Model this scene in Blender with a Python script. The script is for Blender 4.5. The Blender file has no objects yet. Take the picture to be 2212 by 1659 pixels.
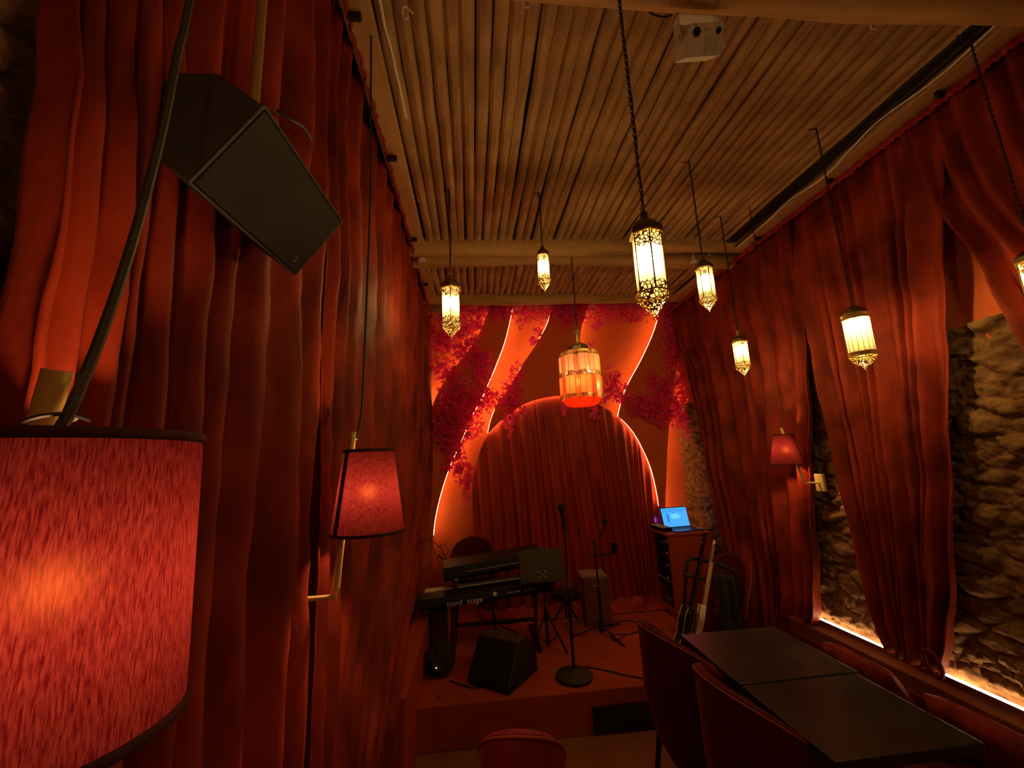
import bpy, bmesh, math, random
from math import sin, cos, pi, radians as R, sqrt
from mathutils import Vector, Matrix, noise
random.seed(7)
SC = bpy.context.scene
COL = SC.collection

# ---------------------------------------------------------------- camera
FX, CX, CY = 900.0, 1106.0, 829.5
_d = Vector((-84, -173, -FX)).normalized()
_v = Vector((-224, 4775, -FX)); _v = (_v - _d*_v.dot(_d)).normalized()
_x = _d.cross(_v)
EYE = Vector((0, 0, 1.70))
RC = Matrix((_x, _d, _v))                      # camera axes -> room axes
cam_d = bpy.data.cameras.new('camera'); cam = bpy.data.objects.new('camera', cam_d); COL.objects.link(cam)
cam_d.sensor_width = 36; cam_d.lens = FX/2212*36; cam_d.clip_start = .02; cam_d.clip_end = 60
cam.matrix_world = Matrix.Translation(EYE) @ RC.to_4x4()
SC.camera = cam

# ---------------------------------------------------------------- world, colour management, ambient
SC.view_settings.view_transform = 'Standard'; SC.view_settings.look = 'None'
SC.view_settings.gamma = 1; SC.view_settings.use_curve_mapping = False
SC.view_settings.exposure = 1.0
W = bpy.data.worlds.new('world'); SC.world = W; W.use_nodes = True
W.node_tree.nodes['Background'].inputs[0].default_value = (.9, .30, .16, 1)
W.node_tree.nodes['Background'].inputs[1].default_value = .035

LANTERN_W = 2.4        # watts of one lantern bulb
LAMP_W = 2.6           # watts of one wall lamp bulb
LED_S = 14.0            # strength of the wall light tape
LEDGE_S = 15.0         # strength of the tape on the banquette rail
WARM = (1.0, .68, .33)
REDW = (1.0, .40, .16)

# measured rays of the room survey: where a sight line meets a wall, a depth or a level
def ray(px, py): return RC @ Vector((px-CX, -(py-CY), -FX))
def onx(px, py, X): r = ray(px, py); return EYE + r*(X/r.x)
def ony(px, py, Y): r = ray(px, py); return EYE + r*(Y/r.y)
def onz(px, py, Z): r = ray(px, py); return EYE + r*((Z-EYE.z)/r.z)

# ---------------------------------------------------------------- mesh building
class MB:
    def __init__(s): s.v = []; s.f = []
    def add(s, vs, fs):
        o = len(s.v); s.v += [Vector(v) for v in vs]; s.f += [tuple(i+o for i in f) for f in fs]; return s
    def box(s, a, b, M=None):
        x0, y0, z0 = a; x1, y1, z1 = b
        vs = [Vector(p) for p in ((x0,y0,z0),(x1,y0,z0),(x1,y1,z0),(x0,y1,z0),(x0,y0,z1),(x1,y0,z1),(x1,y1,z1),(x0,y1,z1))]
        if M: vs = [M @ v for v in vs]
        return s.add(vs, [(0,3,2,1),(4,5,6,7),(0,1,5,4),(1,2,6,5),(2,3,7,6),(3,0,4,7)])
    def tube(s, pts, r, n=8, cap=True):
        pts = [Vector(p) for p in pts]; rs = r if isinstance(r, (list, tuple)) else [r]*len(pts)
        up = None; vs = []; fs = []
        for i, p in enumerate(pts):
            t = (pts[min(i+1, len(pts)-1)] - pts[max(i-1, 0)]).normalized()
            if up is None: up = t.orthogonal().normalized()
            up = (up - t*up.dot(t)).normalized(); b = t.cross(up)
            for k in range(n):
                a = 2*pi*k/n; vs.append(p + (up*cos(a) + b*sin(a))*rs[i])
        for i in range(len(pts)-1):
            for k in range(n):
                fs.append((i*n+k, i*n+(k+1) % n, (i+1)*n+(k+1) % n, (i+1)*n+k))
        if cap: fs += [tuple(range(n))[::-1], tuple((len(pts)-1)*n+k for k in range(n))]
        return s.add(vs, fs)
    def lathe(s, prof, n=24, c=(0,0,0), M=None, close=True, rot=0):
        c = Vector(c); vs = []; fs = []
        for r, z in prof:
            for k in range(n):
                a = 2*pi*(k+rot)/n; vs.append(c + Vector((r*cos(a), r*sin(a), z)))
        if M: vs = [M @ v for v in vs]
        for i in range(len(prof)-1):
            for k in range(n):
                fs.append((i*n+k, i*n+(k+1) % n, (i+1)*n+(k+1) % n, (i+1)*n+k))
        if close:
            if prof[0][0] > 1e-4: fs.append(tuple(range(n))[::-1])
            if prof[-1][0] > 1e-4: fs.append(tuple((len(prof)-1)*n+k for k in range(n)))
        return s.add(vs, fs)
    def prism(s, poly, fn, d0, d1):
        """poly of 2-D points, fn(u,v,d) -> 3-D point; extruded from d0 to d1"""
        n = len(poly)
        vs = [fn(u, v, d0) for u, v in poly] + [fn(u, v, d1) for u, v in poly]
        fs = [tuple(range(n)), tuple(range(2*n-1, n-1, -1))] + [(i, i+n, (i+1) % n+n, (i+1) % n) for i in range(n)]
        return s.add(vs, fs)
    def build(s, name, mat, parent=None, smooth=False, bevel=0, solid=0, M=None):
        me = bpy.data.meshes.new(name)
        vs = [M @ v for v in s.v] if M else s.v
        me.from_pydata([tuple(v) for v in vs], [], s.f); me.update()
        bm = bmesh.new(); bm.from_mesh(me); bmesh.ops.recalc_face_normals(bm, faces=bm.faces[:])
        bm.to_mesh(me); bm.free()
        me.materials.append(mat)
        if smooth:
            for p in me.polygons: p.use_smooth = True
        o = bpy.data.objects.new(name, me); COL.objects.link(o)
        if smooth == 'auto':
            e = o.modifiers.new('es', 'EDGE_SPLIT'); e.split_angle = R(38)
        if bevel:
            b = o.modifiers.new('bv', 'BEVEL'); b.width = bevel; b.segments = 2; b.limit_method = 'ANGLE'
        if solid:
            b = o.modifiers.new('so', 'SOLIDIFY'); b.thickness = solid; b.offset = 0
        if parent: o.parent = parent
        return o
def tag(o, label, cat, group=None, kind=None):
    o['label'] = label; o['category'] = cat
    if group: o['group'] = group
    if kind: o['kind'] = kind
    return o
def thing(name, label, cat, loc=(0,0,0), rz=0, group=None):
    o = bpy.data.objects.new(name, None); COL.objects.link(o); o.location = loc; o.rotation_euler = (0,0,rz)
    o.empty_display_size = .05
    return tag(o, label, cat, group)
def struct(o): o['kind'] = 'structure'; return o
def place(root, parts):            # parts were built in room coordinates, root keeps identity rotation
    for p in parts: p.parent = root; p.matrix_parent_inverse = Matrix.Translation(-Vector(root.location))
def plight(parent, loc, watts, col, r=.012):
    l = bpy.data.lights.new('bulb_light', 'POINT'); l.energy = watts; l.color = col; l.shadow_soft_size = r
    o = bpy.data.objects.new('bulb_light', l); COL.objects.link(o); o.location = loc; o.parent = parent; return o

# ---------------------------------------------------------------- materials
MATS = {}
def mat(name, col, rough=.6, metal=0, bump=None, var=None, sheen=0, emit=0, spec=.5, ecol=None):
    if name in MATS: return MATS[name]
    m = bpy.data.materials.new(name); m.use_nodes = True; nt = m.node_tree; b = nt.nodes['Principled BSDF']
    b.inputs['Base Color'].default_value = (*col, 1); b.inputs['Roughness'].default_value = rough
    b.inputs['Metallic'].default_value = metal; b.inputs['Specular IOR Level'].default_value = spec
    tc = nt.nodes.new('ShaderNodeTexCoord')
    def nz(scale, stretch, detail=4):
        mp = nt.nodes.new('ShaderNodeMapping'); mp.inputs['Scale'].default_value = stretch
        nt.links.new(tc.outputs['Object'], mp.inputs[0])
        t = nt.nodes.new('ShaderNodeTexNoise'); t.inputs['Scale'].default_value = scale; t.inputs['Detail'].default_value = detail
        nt.links.new(mp.outputs[0], t.inputs['Vector']); return t
    if var:      # (scale, stretch, low colour, high colour)
        t = nz(var[0], var[1]); cr = nt.nodes.new('ShaderNodeValToRGB')
        cr.color_ramp.elements[0].position = .32; cr.color_ramp.elements[1].position = .68
        cr.color_ramp.elements[0].color = (*var[2], 1); cr.color_ramp.elements[1].color = (*var[3], 1)
        nt.links.new(t.outputs['Fac'], cr.inputs[0]); nt.links.new(cr.outputs[0], b.inputs['Base Color'])
    if bump:     # (scale, stretch, strength, distance)
        t = nz(bump[0], bump[1], 6); bp = nt.nodes.new('ShaderNodeBump')
        bp.inputs['Strength'].default_value = bump[2]; bp.inputs['Distance'].default_value = bump[3]
        nt.links.new(t.outputs['Fac'], bp.inputs['Height']); nt.links.new(bp.outputs[0], b.inputs['Normal'])
    if sheen:
        b.inputs['Sheen Weight'].default_value = sheen; b.inputs['Sheen Roughness'].default_value = .35
        b.inputs['Sheen Tint'].default_value = (min(1, col[0]*2.2+.3), col[1]*2+.08, col[2]*2+.05, 1)
    if emit:
        b.inputs['Emission Color'].default_value = (*(ecol or col), 1); b.inputs['Emission Strength'].default_value = emit
    MATS[name] = m; return m
U = (1, 1, 1)
velvet = mat('velvet', (.24,.022,.007), .62, bump=(7, (1,1,.5), .55, .022), var=(6, (1,1,.6), (.11,.008,.003), (.34,.036,.011)), sheen=.15, spec=.2)
velvet_stage = mat('velvet_stage', (.36,.035,.015), .5, bump=(14, (1,1,.3), .4, .01), var=(7, (1,1,.25), (.28,.022,.011), (.46,.048,.02)), sheen=.8, spec=.3)
velvet_seat = mat('velvet_seat', (.10,.008,.007), .7, bump=(30, U, .15, .003), sheen=.6, spec=.2)
fringe_m = mat('fringe', (.34,.012,.02), .8, bump=(60, U, .6, .005))
paint = mat('terracotta_paint', (.70,.15,.045), .8, bump=(5, U, .12, .01), var=(2.2, U, (.64,.135,.04), (.74,.165,.05)), spec=.15)
stage_m = mat('stage_carpet', (.42,.075,.016), .85, bump=(90, U, .3, .004), var=(3, U, (.34,.058,.012), (.46,.085,.018)), spec=.2)
floor_m = mat('floor_brown', (.30,.12,.04), .6, var=(4, U, (.24,.09,.03), (.34,.14,.05)), spec=.3)
pole_m = mat('pole_wood', (.42,.25,.10), .75, bump=(16, (2,.9,2), .6, .006), var=(9, (1.5,.55,1.5), (.32,.19,.08), (.54,.36,.17)), spec=.25)
beam_m = mat('beam_wood', (.46,.28,.11), .7, bump=(9, (.3,3,3), .5, .008), var=(5, (.35,3,4), (.38,.22,.08), (.55,.34,.14)), spec=.25)
board_m = mat('board_wood', (.50,.31,.13), .7, bump=(9, (3,.3,3), .3, .004), var=(4, (3,.35,3), (.42,.26,.10), (.58,.37,.16)), spec=.25)
mud = mat('ceiling_mud', (.09,.055,.03), .95, bump=(20, U, .6, .01))
stone_m = mat('rubble_stone', (.36,.20,.09), .9, bump=(38, U, .8, .010), var=(16, (1,1,1.8), (.13,.062,.025), (.32,.17,.075)), spec=.15)
brown_m = mat('banquette_wood', (.17,.05,.02), .6, var=(6, (3,.4,3), (.13,.035,.015), (.21,.065,.025)))
brass = mat('brass', (.62,.42,.12), .35, .65, bump=(60, U, .15, .002))
brass_paint = mat('brass_satin', (.70,.52,.18), .42, .25)
dark_brass = mat('aged_brass', (.24,.16,.06), .42, .9, bump=(90, U, .4, .002))
iron = mat('dark_iron', (.035,.025,.018), .55, .6)
black = mat('black_plastic', (.012,.011,.010), .5)
black_cab = mat('black_cabinet', (.032,.028,.025), .55, bump=(160, U, .25, .001))
grille_m = mat('speaker_grille', (.009,.0085,.007), .7, bump=(400, U, .5, .001))
edge_m = mat('cabinet_edge', (.08,.065,.055), .55)
black_gloss = mat('black_lacquer', (.008,.007,.007), .12)
table_m = mat('table_black', (.03,.029,.025), .25, bump=(6, U, .04, .01), var=(8, U, (.022,.021,.018), (.042,.040,.034)))
cable_m = mat('cable_grey', (.040,.030,.022), .55)
white_m = mat('white_plastic', (.72,.68,.64), .5)
white_dim = mat('print_white', (.85,.85,.85), .6)
binding = mat('cream_binding', (.72,.58,.30), .4)
pale_m = mat('pale_lacquer', (.62,.50,.42), .25)
maple = mat('maple', (.55,.36,.18), .4)
rosewood = mat('rosewood', (.06,.025,.012), .5)
chrome = mat('chrome', (.7,.66,.6), .2, 1)
olive_m = mat('music_desk_enamel', (.05,.045,.022), .6)
gear_m = mat('gear_black', (.011,.011,.012), .55, spec=.25)
cajon_m = mat('cajon_wood', (.16,.06,.03), .55, var=(9, (.6,.6,3), (.11,.04,.02), (.2,.08,.04)))
cajon_top = mat('cajon_top', (.28,.22,.15), .6)
desk_m = mat('desk_orange', (.44,.062,.014), .6, spec=.3)
tan_m = mat('tan_leather', (.45,.25,.10), .6)
purple_m = mat('case_purple', (.06,.02,.035), .6)
jacket_m = mat('dark_cloth', (.025,.022,.016), .9, bump=(20, U, .5, .01))
trim_m = mat('shade_trim', (.06,.008,.010), .9, bump=(300, U, .4, .001))
grey_base = mat('laptop_grey', (.10,.11,.13), .35, .5)
leaf_m = mat('leaf', (.09,.13,.03), .6)
led_m = mat('light_tape', (1,.55,.2), .5, emit=LED_S, ecol=(1,.53,.18))
ledge_m = mat('light_tube', (1,.8,.5), .5, emit=LEDGE_S, ecol=(1,.68,.34))
blue_led = mat('blue_tape', (.1,.1,1), .5, emit=18, ecol=(.10,.04,1))
screen_m = mat('laptop_screen', (.0,.0,.0), .3, emit=.55, ecol=(.07,.40,1))
screen_l = mat('screen_panel', (.0,.0,.0), .3, emit=.55, ecol=(.16,.62,1))
screen_d = mat('screen_dark_text', (.0,.0,.0), .3, emit=.5, ecol=(.01,.18,.6))
red_dot = mat('indicator', (1,.5,.3), .3, emit=4, ecol=(1,.45,.25))
def bulbmat(name, col, s):
    """clear glass bulb: glows, and lets its own filament light through"""
    m = bpy.data.materials.new(name); m.use_nodes = True; nt = m.node_tree; N = nt.nodes; N.clear()
    o = N.new('ShaderNodeOutputMaterial'); e = N.new('ShaderNodeEmission'); t = N.new('ShaderNodeBsdfTransparent'); a = N.new('ShaderNodeAddShader')
    e.inputs[0].default_value = (*col, 1); e.inputs[1].default_value = s
    nt.links.new(e.outputs[0], a.inputs[0]); nt.links.new(t.outputs[0], a.inputs[1]); nt.links.new(a.outputs[0], o.inputs[0]); return m
bulb_m = bulbmat('bulb_glow', (1,.74,.36), 35)
bulb_soft = bulbmat('bulb_glow_soft', (1,.5,.2), 5)

def glassmat(name, col, transp=.45, transl=1.0):
    m = bpy.data.materials.new(name); m.use_nodes = True; nt = m.node_tree; N = nt.nodes; N.clear(); L = nt.links
    out = N.new('ShaderNodeOutputMaterial'); tr = N.new('ShaderNodeBsdfTransparent'); tl = N.new('ShaderNodeBsdfTranslucent')
    gl = N.new('ShaderNodeBsdfGlossy'); df = N.new('ShaderNodeBsdfDiffuse')
    tr.inputs[0].default_value = (*col, 1); tl.inputs[0].default_value = (*[c*transl for c in col], 1); df.inputs[0].default_value = (*col, 1)
    gl.inputs['Roughness'].default_value = .15
    a = N.new('ShaderNodeMixShader'); b = N.new('ShaderNodeMixShader'); c = N.new('ShaderNodeMixShader')
    a.inputs[0].default_value = .35; L.new(tl.outputs[0], a.inputs[1]); L.new(df.outputs[0], a.inputs[2])
    b.inputs[0].default_value = transp; L.new(a.outputs[0], b.inputs[1]); L.new(tr.outputs[0], b.inputs[2])
    c.inputs[0].default_value = .06; L.new(b.outputs[0], c.inputs[1]); L.new(gl.outputs[0], c.inputs[2]); L.new(c.outputs[0], out.inputs[0])
    return m
glass_y = glassmat('frosted_glass', (1,.93,.62), .55, .20)
glass_peach = glassmat('peach_glass', (.92,.40,.24), .14)
glass_orange = glassmat('orange_glass', (1,.19,.055), .14)

def filigree(name, scale, hole=.12):
    """pierced brass: real holes cut by a cell pattern"""
    m = bpy.data.materials.new(name); m.use_nodes = True; nt = m.node_tree; N = nt.nodes; L = nt.links
    b = N['Principled BSDF']; b.inputs['Base Color'].default_value = (.50,.34,.11,1); b.inputs['Metallic'].default_value = .85; b.inputs['Roughness'].default_value = .4
    tc = N.new('ShaderNodeTexCoord'); v = N.new('ShaderNodeTexVoronoi'); v.feature = 'DISTANCE_TO_EDGE'; v.inputs['Scale'].default_value = scale
    L.new(tc.outputs['Object'], v.inputs['Vector'])
    g = N.new('ShaderNodeMath'); g.operation = 'LESS_THAN'; g.inputs[1].default_value = hole; L.new(v.outputs['Distance'], g.inputs[0])
    L.new(g.outputs[0], b.inputs['Alpha']); return m
fil = filigree('pierced_brass', 95)

def fabric_shade():
    m = bpy.data.materials.new('lamp_fabric'); m.use_nodes = True; nt = m.node_tree; N = nt.nodes; N.clear(); L = nt.links
    out = N.new('ShaderNodeOutputMaterial'); tc = N.new('ShaderNodeTexCoord')
    mp = N.new('ShaderNodeMapping'); mp.inputs['Scale'].default_value = (1,1,.11)
    t = N.new('ShaderNodeTexNoise'); t.inputs['Scale'].default_value = 800; t.inputs['Detail'].default_value = 3
    L.new(tc.outputs['Object'], mp.inputs[0]); L.new(mp.outputs[0], t.inputs['Vector'])
    cr = N.new('ShaderNodeValToRGB'); cr.color_ramp.elements[0].position = .34; cr.color_ramp.elements[1].position = .66
    cr.color_ramp.elements[0].color = (.021,.001,.002,1); cr.color_ramp.elements[1].color = (.055,.007,.0075,1)
    L.new(t.outputs['Fac'], cr.inputs[0])
    tl = N.new('ShaderNodeBsdfTranslucent'); df = N.new('ShaderNodeBsdfDiffuse'); mx = N.new('ShaderNodeMixShader')
    L.new(cr.outputs[0], tl.inputs[0]); L.new(cr.outputs[0], df.inputs[0]); mx.inputs[0].default_value = .42
    bp = N.new('ShaderNodeBump'); bp.inputs['Strength'].default_value = .5; bp.inputs['Distance'].default_value = .001
    L.new(t.outputs['Fac'], bp.inputs['Height']); L.new(bp.outputs[0], df.inputs['Normal'])
    L.new(tl.outputs[0], mx.inputs[1]); L.new(df.outputs[0], mx.inputs[2])
    tp = N.new('ShaderNodeBsdfRefraction'); tp.inputs[0].default_value = (1,.30,.08,1); tp.inputs['IOR'].default_value = 1.25; tp.inputs['Roughness'].default_value = .9
    m2 = N.new('ShaderNodeMixShader'); m2.inputs[0].default_value = .0012
    L.new(mx.outputs[0], m2.inputs[1]); L.new(tp.outputs[0], m2.inputs[2]); L.new(m2.outputs[0], out.inputs[0]); return m
shade_m = fabric_shade()
def petal_mat():
    m = mat('bract', (.96,.06,.38), .5, var=(40, U, (.82,.04,.28), (.99,.10,.48)), spec=.2)
    nt = m.node_tree; b = nt.nodes['Principled BSDF']; out = [n for n in nt.nodes if n.type == 'OUTPUT_MATERIAL'][0]
    tl = nt.nodes.new('ShaderNodeBsdfTranslucent'); tl.inputs[0].default_value = (.95,.07,.3,1)
    mx = nt.nodes.new('ShaderNodeMixShader'); mx.inputs[0].default_value = .35
    nt.links.new(b.outputs[0], mx.inputs[1]); nt.links.new(tl.outputs[0], mx.inputs[2]); nt.links.new(mx.outputs[0], out.inputs[0]); return m
petal = petal_mat()

# ================================================================ THE SETTING
XL, XR, YB = -.56, 2.38, 4.58           # stone faces left/right, back of the recesses
ZC = 3.42
struct(MB().box((-.8,-2.0,-.06), (2.7,YB+.3,0)).build('floor', floor_m))
struct(MB().box((-.8,-2.0,ZC), (2.7,YB+.3,ZC+.08)).build('ceiling', mud))
struct(MB().box((-.8,-2.1,-.06), (2.7,-2.0,ZC+.08)).build('wall_rear', paint))

def rubble(y, z, seed):
    """height of a coursed rubble wall: flattened cells with deep joints"""
    wob = noise.noise(Vector((y*3.1, z*3.1, seed)))*.10
    p = Vector((y*5.2 + wob*3, z*10.5 + wob*5, seed))
    d, pts = noise.voronoi(p)
    e = min(1, (d[1]-d[0])*2.6)
    cell = noise.cell(pts[0]*7.3)
    h = (e**.45)*.045 + cell*.022*e + noise.fractal(Vector((y*20, z*28, seed)), .5, 2.1, 5)*.014 + noise.noise(Vector((y*7, z*9, seed)))*.008
    return h
def stone_wall(name, X, sgn, y0, y1, z0, z1, step, seed):
    m = MB(); ny = int((y1-y0)/step); nz = int((z1-z0)/step); vs = []; fs = []
    for j in range(nz+1):
        for i in range(ny+1):
            y = y0+(y1-y0)*i/ny; z = z0+(z1-z0)*j/nz
            vs.append((X + sgn*rubble(y, z, seed), y, z))
    for j in range(nz):
        for i in range(ny):
            a = j*(ny+1)+i; fs.append((a, a+1, a+ny+2, a+ny+1))
    return struct(m.add(vs, fs).build(name, stone_m, smooth=True))
sw = stone_wall('wall_right', XR, -1, .9, YB, .30, 2.24, .0095, 3.3)
# plaster above and behind the rubble
pw = struct(MB().box((XR,-2.0,0), (XR+.25,YB+.3,ZC)).build('wall_right_plaster', paint)); pw.name = 'wall_right'
struct(MB().box((XR-.012,-1.8,2.24), (XR,YB,ZC)).build('trim_1', paint))
stone_wall('wall_left', -.60, 1, -.9, YB, 0, ZC, .028, 9.1)
struct(MB().box((-.8,-2.0,0), (-.602,YB+.3,ZC)).build('wall_left', mud))

# back wall: recess plane plus raised wavy panels around an arch
wall_back = struct(MB().box((-.8,YB,0), (2.7,YB+.08,ZC)).build('wall_back', paint))
def q(cx, cy): p = ony(880+cx/2.553, 480+cy/2.553, 4.42); return (p.x, p.z)        # points taken in the survey crop of the back wall
arch = [(352,2180),(352,1659),(355,1500),(370,1370),(410,1240),(470,1140),(560,1060),(650,1000),(750,968),(850,955),(950,962),(1050,1000),(1165,1070),(1250,1160),(1310,1270),(1350,1370),(1380,1500),(1392,1600),(1400,1750),(1400,2150)]
A_ = [(470,400),(450,480),(420,560),(380,650),(320,735),(255,810),(205,880),(150,985),(118,1100)]
B_ = [(590,400),(575,500),(540,650),(500,760),(455,870),(410,970),(350,1080),(300,1200),(235,1345),(190,1480),(160,1600),(145,1700),(138,1850)]
C_ = [(815,400),(778,540),(740,620),(690,705),(645,770),(600,845),(545,935),(490,1015),(460,1090),(443,1160)]
D_ = [(1400,400),(1392,490),(1372,570),(1340,655),(1285,770),(1220,890),(1185,980),(1163,1068)]
E_ = [(1010,400),(988,490),(962,560),(950,650),(960,750),(985,850),(1010,900),(1035,985)]
F_ = [(1500,700),(1475,850),(1452,980),(1440,1115),(1430,1250),(1424,1400),(1418,1580),(1416,1750),(1420,2150)]
def smooth_line(pts, n=5):
    out = []
    for i in range(len(pts)-1):
        p0 = pts[max(i-1,0)]; p1 = pts[i]; p2 = pts[i+1]; p3 = pts[min(i+2, len(pts)-1)]
        for k in range(n):
            t = k/n
            out.append(tuple(.5*((2*p1[j]) + (p2[j]-p0[j])*t + (2*p0[j]-5*p1[j]+4*p2[j]-p3[j])*t*t + (3*p1[j]-p0[j]-3*p2[j]+p3[j])*t**3) for j in (0,1)))
    out.append(pts[-1]); return out
def arcpart(a, b): return [p for p in smooth_line(arch, 4)]
ARC = smooth_line(arch, 6)
def near(lst, p): return min(range(len(lst)), key=lambda i: (lst[i][0]-p[0])**2 + (lst[i][1]-p[1])**2)
As, Bs, Cs, Ds, Es, Fs = [smooth_line(x, 5) for x in (A_, B_, C_, D_, E_, F_)]
PF, PK = 4.40, 4.44                      # front and back face of a raised panel
def panel(poly, n):
    pts = [q(*p) for p in poly]
    pts = [(x, max(z, .02)) for x, z in pts]
    m = MB().prism(pts, lambda u, v, d: Vector((u, d, v)), PF, PK)
    o = m.build(f'trim_{n}', paint); bm = bmesh.new(); bm.from_mesh(o.data)
    bmesh.ops.triangulate(bm, faces=[f for f in bm.faces if len(f.verts) > 4]); bm.to_mesh(o.data); bm.free()
    return struct(o)
xl, xr = -10, 1650
panel([(470,380)] + As[1:] + [(xl,1250), (xl,2300), (130,2300)] + Bs[::-1] + [(590,380)], 2)
iC = near(ARC, C_[-1]); iE = near(ARC, E_[-1]); iD = near(ARC, D_[-1])
panel([(815,380)] + Cs[:-1] + ARC[iC:iE+1] + Es[::-1][1:] + [(1010,380)], 3)
panel([(1400,380)] + Ds[:-1] + ARC[iD:] + Fs[::-1] + [(1560,640), (xr,600), (xr,380)], 4)
# raised band between the left wave and the arch stays recessed; a reveal closes the arch
def reveal(pts, n, y0, y1, r):
    m = MB()
    P = [q(*p) for p in pts]
    for i in range(len(P)-1):
        (x0,z0),(x1,z1) = P[i],P[i+1]
        t = Vector((x1-x0, 0, z1-z0)).normalized(); nn = Vector((-t.z, 0, t.x))*r
        a = Vector((x0,y0,z0)); b = Vector((x1,y0,z1)); dy = Vector((0,y1-y0,0))
        m.add([a, b, b+dy, a+dy, a+nn, b+nn, b+dy+nn, a+dy+nn], [(0,1,2,3),(4,7,6,5),(0,4,5,1),(3,2,6,7),(0,3,7,4),(1,5,6,2)])
    return struct(m.build(f'trim_{n}', paint))
# a second wall leaf carries the arch opening: built as strips around the arch, 4.44..4.50 is the recess
def led(pts, label, shift=(0,0), y=4.456, r=.004, m=None):
    P = [q(p[0]+shift[0], p[1]+shift[1]) for p in pts]; P = [p for p in P if p[1] > .3]
    o = MB().tube([(x, y, z) for x, z in P], r, 6).build('light_strip', m or led_m)
    return tag(o, label, 'light strip', 'light tape behind the wall panels')
led(As[5:], 'glowing light tape on the leftmost wavy edge, behind the hanging flowers', (1.5,0))
led(Bs[4:-4], 'long glowing light tape on the left wavy edge, sweeping down to the keyboard', (-.8,0))
led(Cs[4:], 'glowing light tape on the second wavy edge, ending at the arch', (1.5,0))
led(Ds[4:], 'glowing light tape right of the glass chandelier, down to the arch', (3,0))
led(Es[3:22], 'short glowing light tape at the top, above the glass chandelier', (0,0))
led([p for p in Fs if p[1] < 1700][8:], 'light tape up the tall narrow recess behind the laptop', (0,0))
led([(xl+120,900),(xl+118,1300)], 'short light tape low at the wall edge beside the left curtain', y=4.46)
for seg, lab in ((ARC[iC+1:iE-1], 'light tape behind the upper left edge of the arch'), ([p for p in ARC[iD+1:] if p[1] < 1690], 'light tape behind the right edge of the arch')):
    led([(870+(p[0]-870)*1.0055, 1400+(p[1]-1400)*1.007) for p in seg], lab, y=4.452, r=.003)

# dark niche behind the arch: the recess plane is opened by the curtain standing before it
# stage
ZS = .25
stage = MB().box((-.52,2.915,0), (1.77,YB,ZS)).build('stage_platform', stage_m, bevel=.006)
struct(stage); stage.name = 'floor_stage'
tag(MB().box((.705,2.895,.02), (1.125,2.935,.158)).build('vent_grille', black), 'black rectangular opening in the front of the stage', 'vent')
# narrow ledge beside the stage on the left
tag(MB().box((-.50,2.46,0), (-.385,4.38,.53)).build('side_ledge', desk_m, bevel=.006), 'low orange boxed ledge beside the stage under the left curtain', 'ledge')

# ---- ceiling timber
def log(name, label, x0, x1, y, z, r, seed, n=14, flat=.85):
    pts = []; vs = []; fs = []; K = 40
    for i in range(K+1):
        x = x0+(x1-x0)*i/K
        for k in range(n):
            a = 2*pi*k/n; rr = r*(1+.09*noise.noise(Vector((x*2.2, seed+cos(a), sin(a)))) )
            vs.append((x, y+.02*sin(x*1.3+seed)+rr*cos(a)*flat, z+.015*sin(x*1.9+seed*2)+rr*sin(a)))
    for i in range(K):
        for k in range(n): fs.append((i*n+k, i*n+(k+1)%n, (i+1)*n+(k+1)%n, (i+1)*n+k))
    fs += [tuple(range(n)), tuple(K*n+k for k in range(n))]
    return tag(MB().add(vs, fs).build(name, beam_m, smooth='auto'), label, 'beam')
log('ceiling_beam', 'thick rough ceiling beam nearest the camera, carrying the white projector', -.55, 2.36, 1.02, 3.27, .105, 1.0, flat=1)
log('ceiling_beam', 'rough round ceiling beam, nearer of the pair before the stage', -.5, 2.34, 2.93, 3.335, .075, 2.0)
log('ceiling_beam', 'rough round ceiling beam, farther of the pair before the stage', -.5, 2.34, 3.13, 3.325, .072, 3.4)
log('ceiling_beam', 'rough ceiling beam above the flowers at the back wall', -.5, 2.34, 3.98, 3.345, .07, 5.2)
def pole_mesh(y0, y1, seed, r=.0312):
    m = MB(); n = 9; K = 16; vs = []; fs = []
    bx, bz = random.uniform(-.012,.012), random.uniform(-.008,.008)
    for i in range(K+1):
        t = i/K; y = y0+(y1-y0)*t
        for k in range(n):
            a = 2*pi*k/n
            rr = r*(1+.13*noise.noise(Vector((y*3.1, seed*7.7, cos(a)*.6)))) * (1.06-.12*t)
            vs.append((bx*sin(pi*t*1.5)+.004*noise.noise(Vector((y*5, seed, 2)))+rr*cos(a), y-y0, bz*sin(pi*t)+rr*sin(a)))
    for i in range(K):
        for k in range(n): fs.append((i*n+k, i*n+(k+1)%n, (i+1)*n+(k+1)%n, (i+1)*n+k))
    m.add(vs, fs)
    return m
near_protos = []; far_protos = []
NP = 40; x0p, x1p = -.28, 2.105
for i in range(NP):
    x = x0p + (x1p-x0p)*i/(NP-1)
    for (ya, yb, protos, grp, lab) in ((1.02, 2.93, near_protos, 'ceiling poles over the room', 'long round wooden ceiling pole between the near beam and the beam pair'),
                                  (3.12, 4.10, far_protos, 'ceiling poles over the stage', 'short round wooden ceiling pole between the beam pair and the back beam')):
        if len(protos) < 9:
            o = pole_mesh(ya, yb, len(protos)+ya).build('ceiling_pole', pole_m, smooth='auto'); protos.append(o)
        else:
            o = random.choice(protos).copy(); COL.objects.link(o)
        o.location = (x+random.uniform(-.004,.004), ya, 3.372+random.uniform(-.008,.008)); o.rotation_euler = (0, random.choice((0,.5,-.6,2.8)), random.uniform(-.004,.004))
        tag(o, lab, 'pole', grp)
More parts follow.
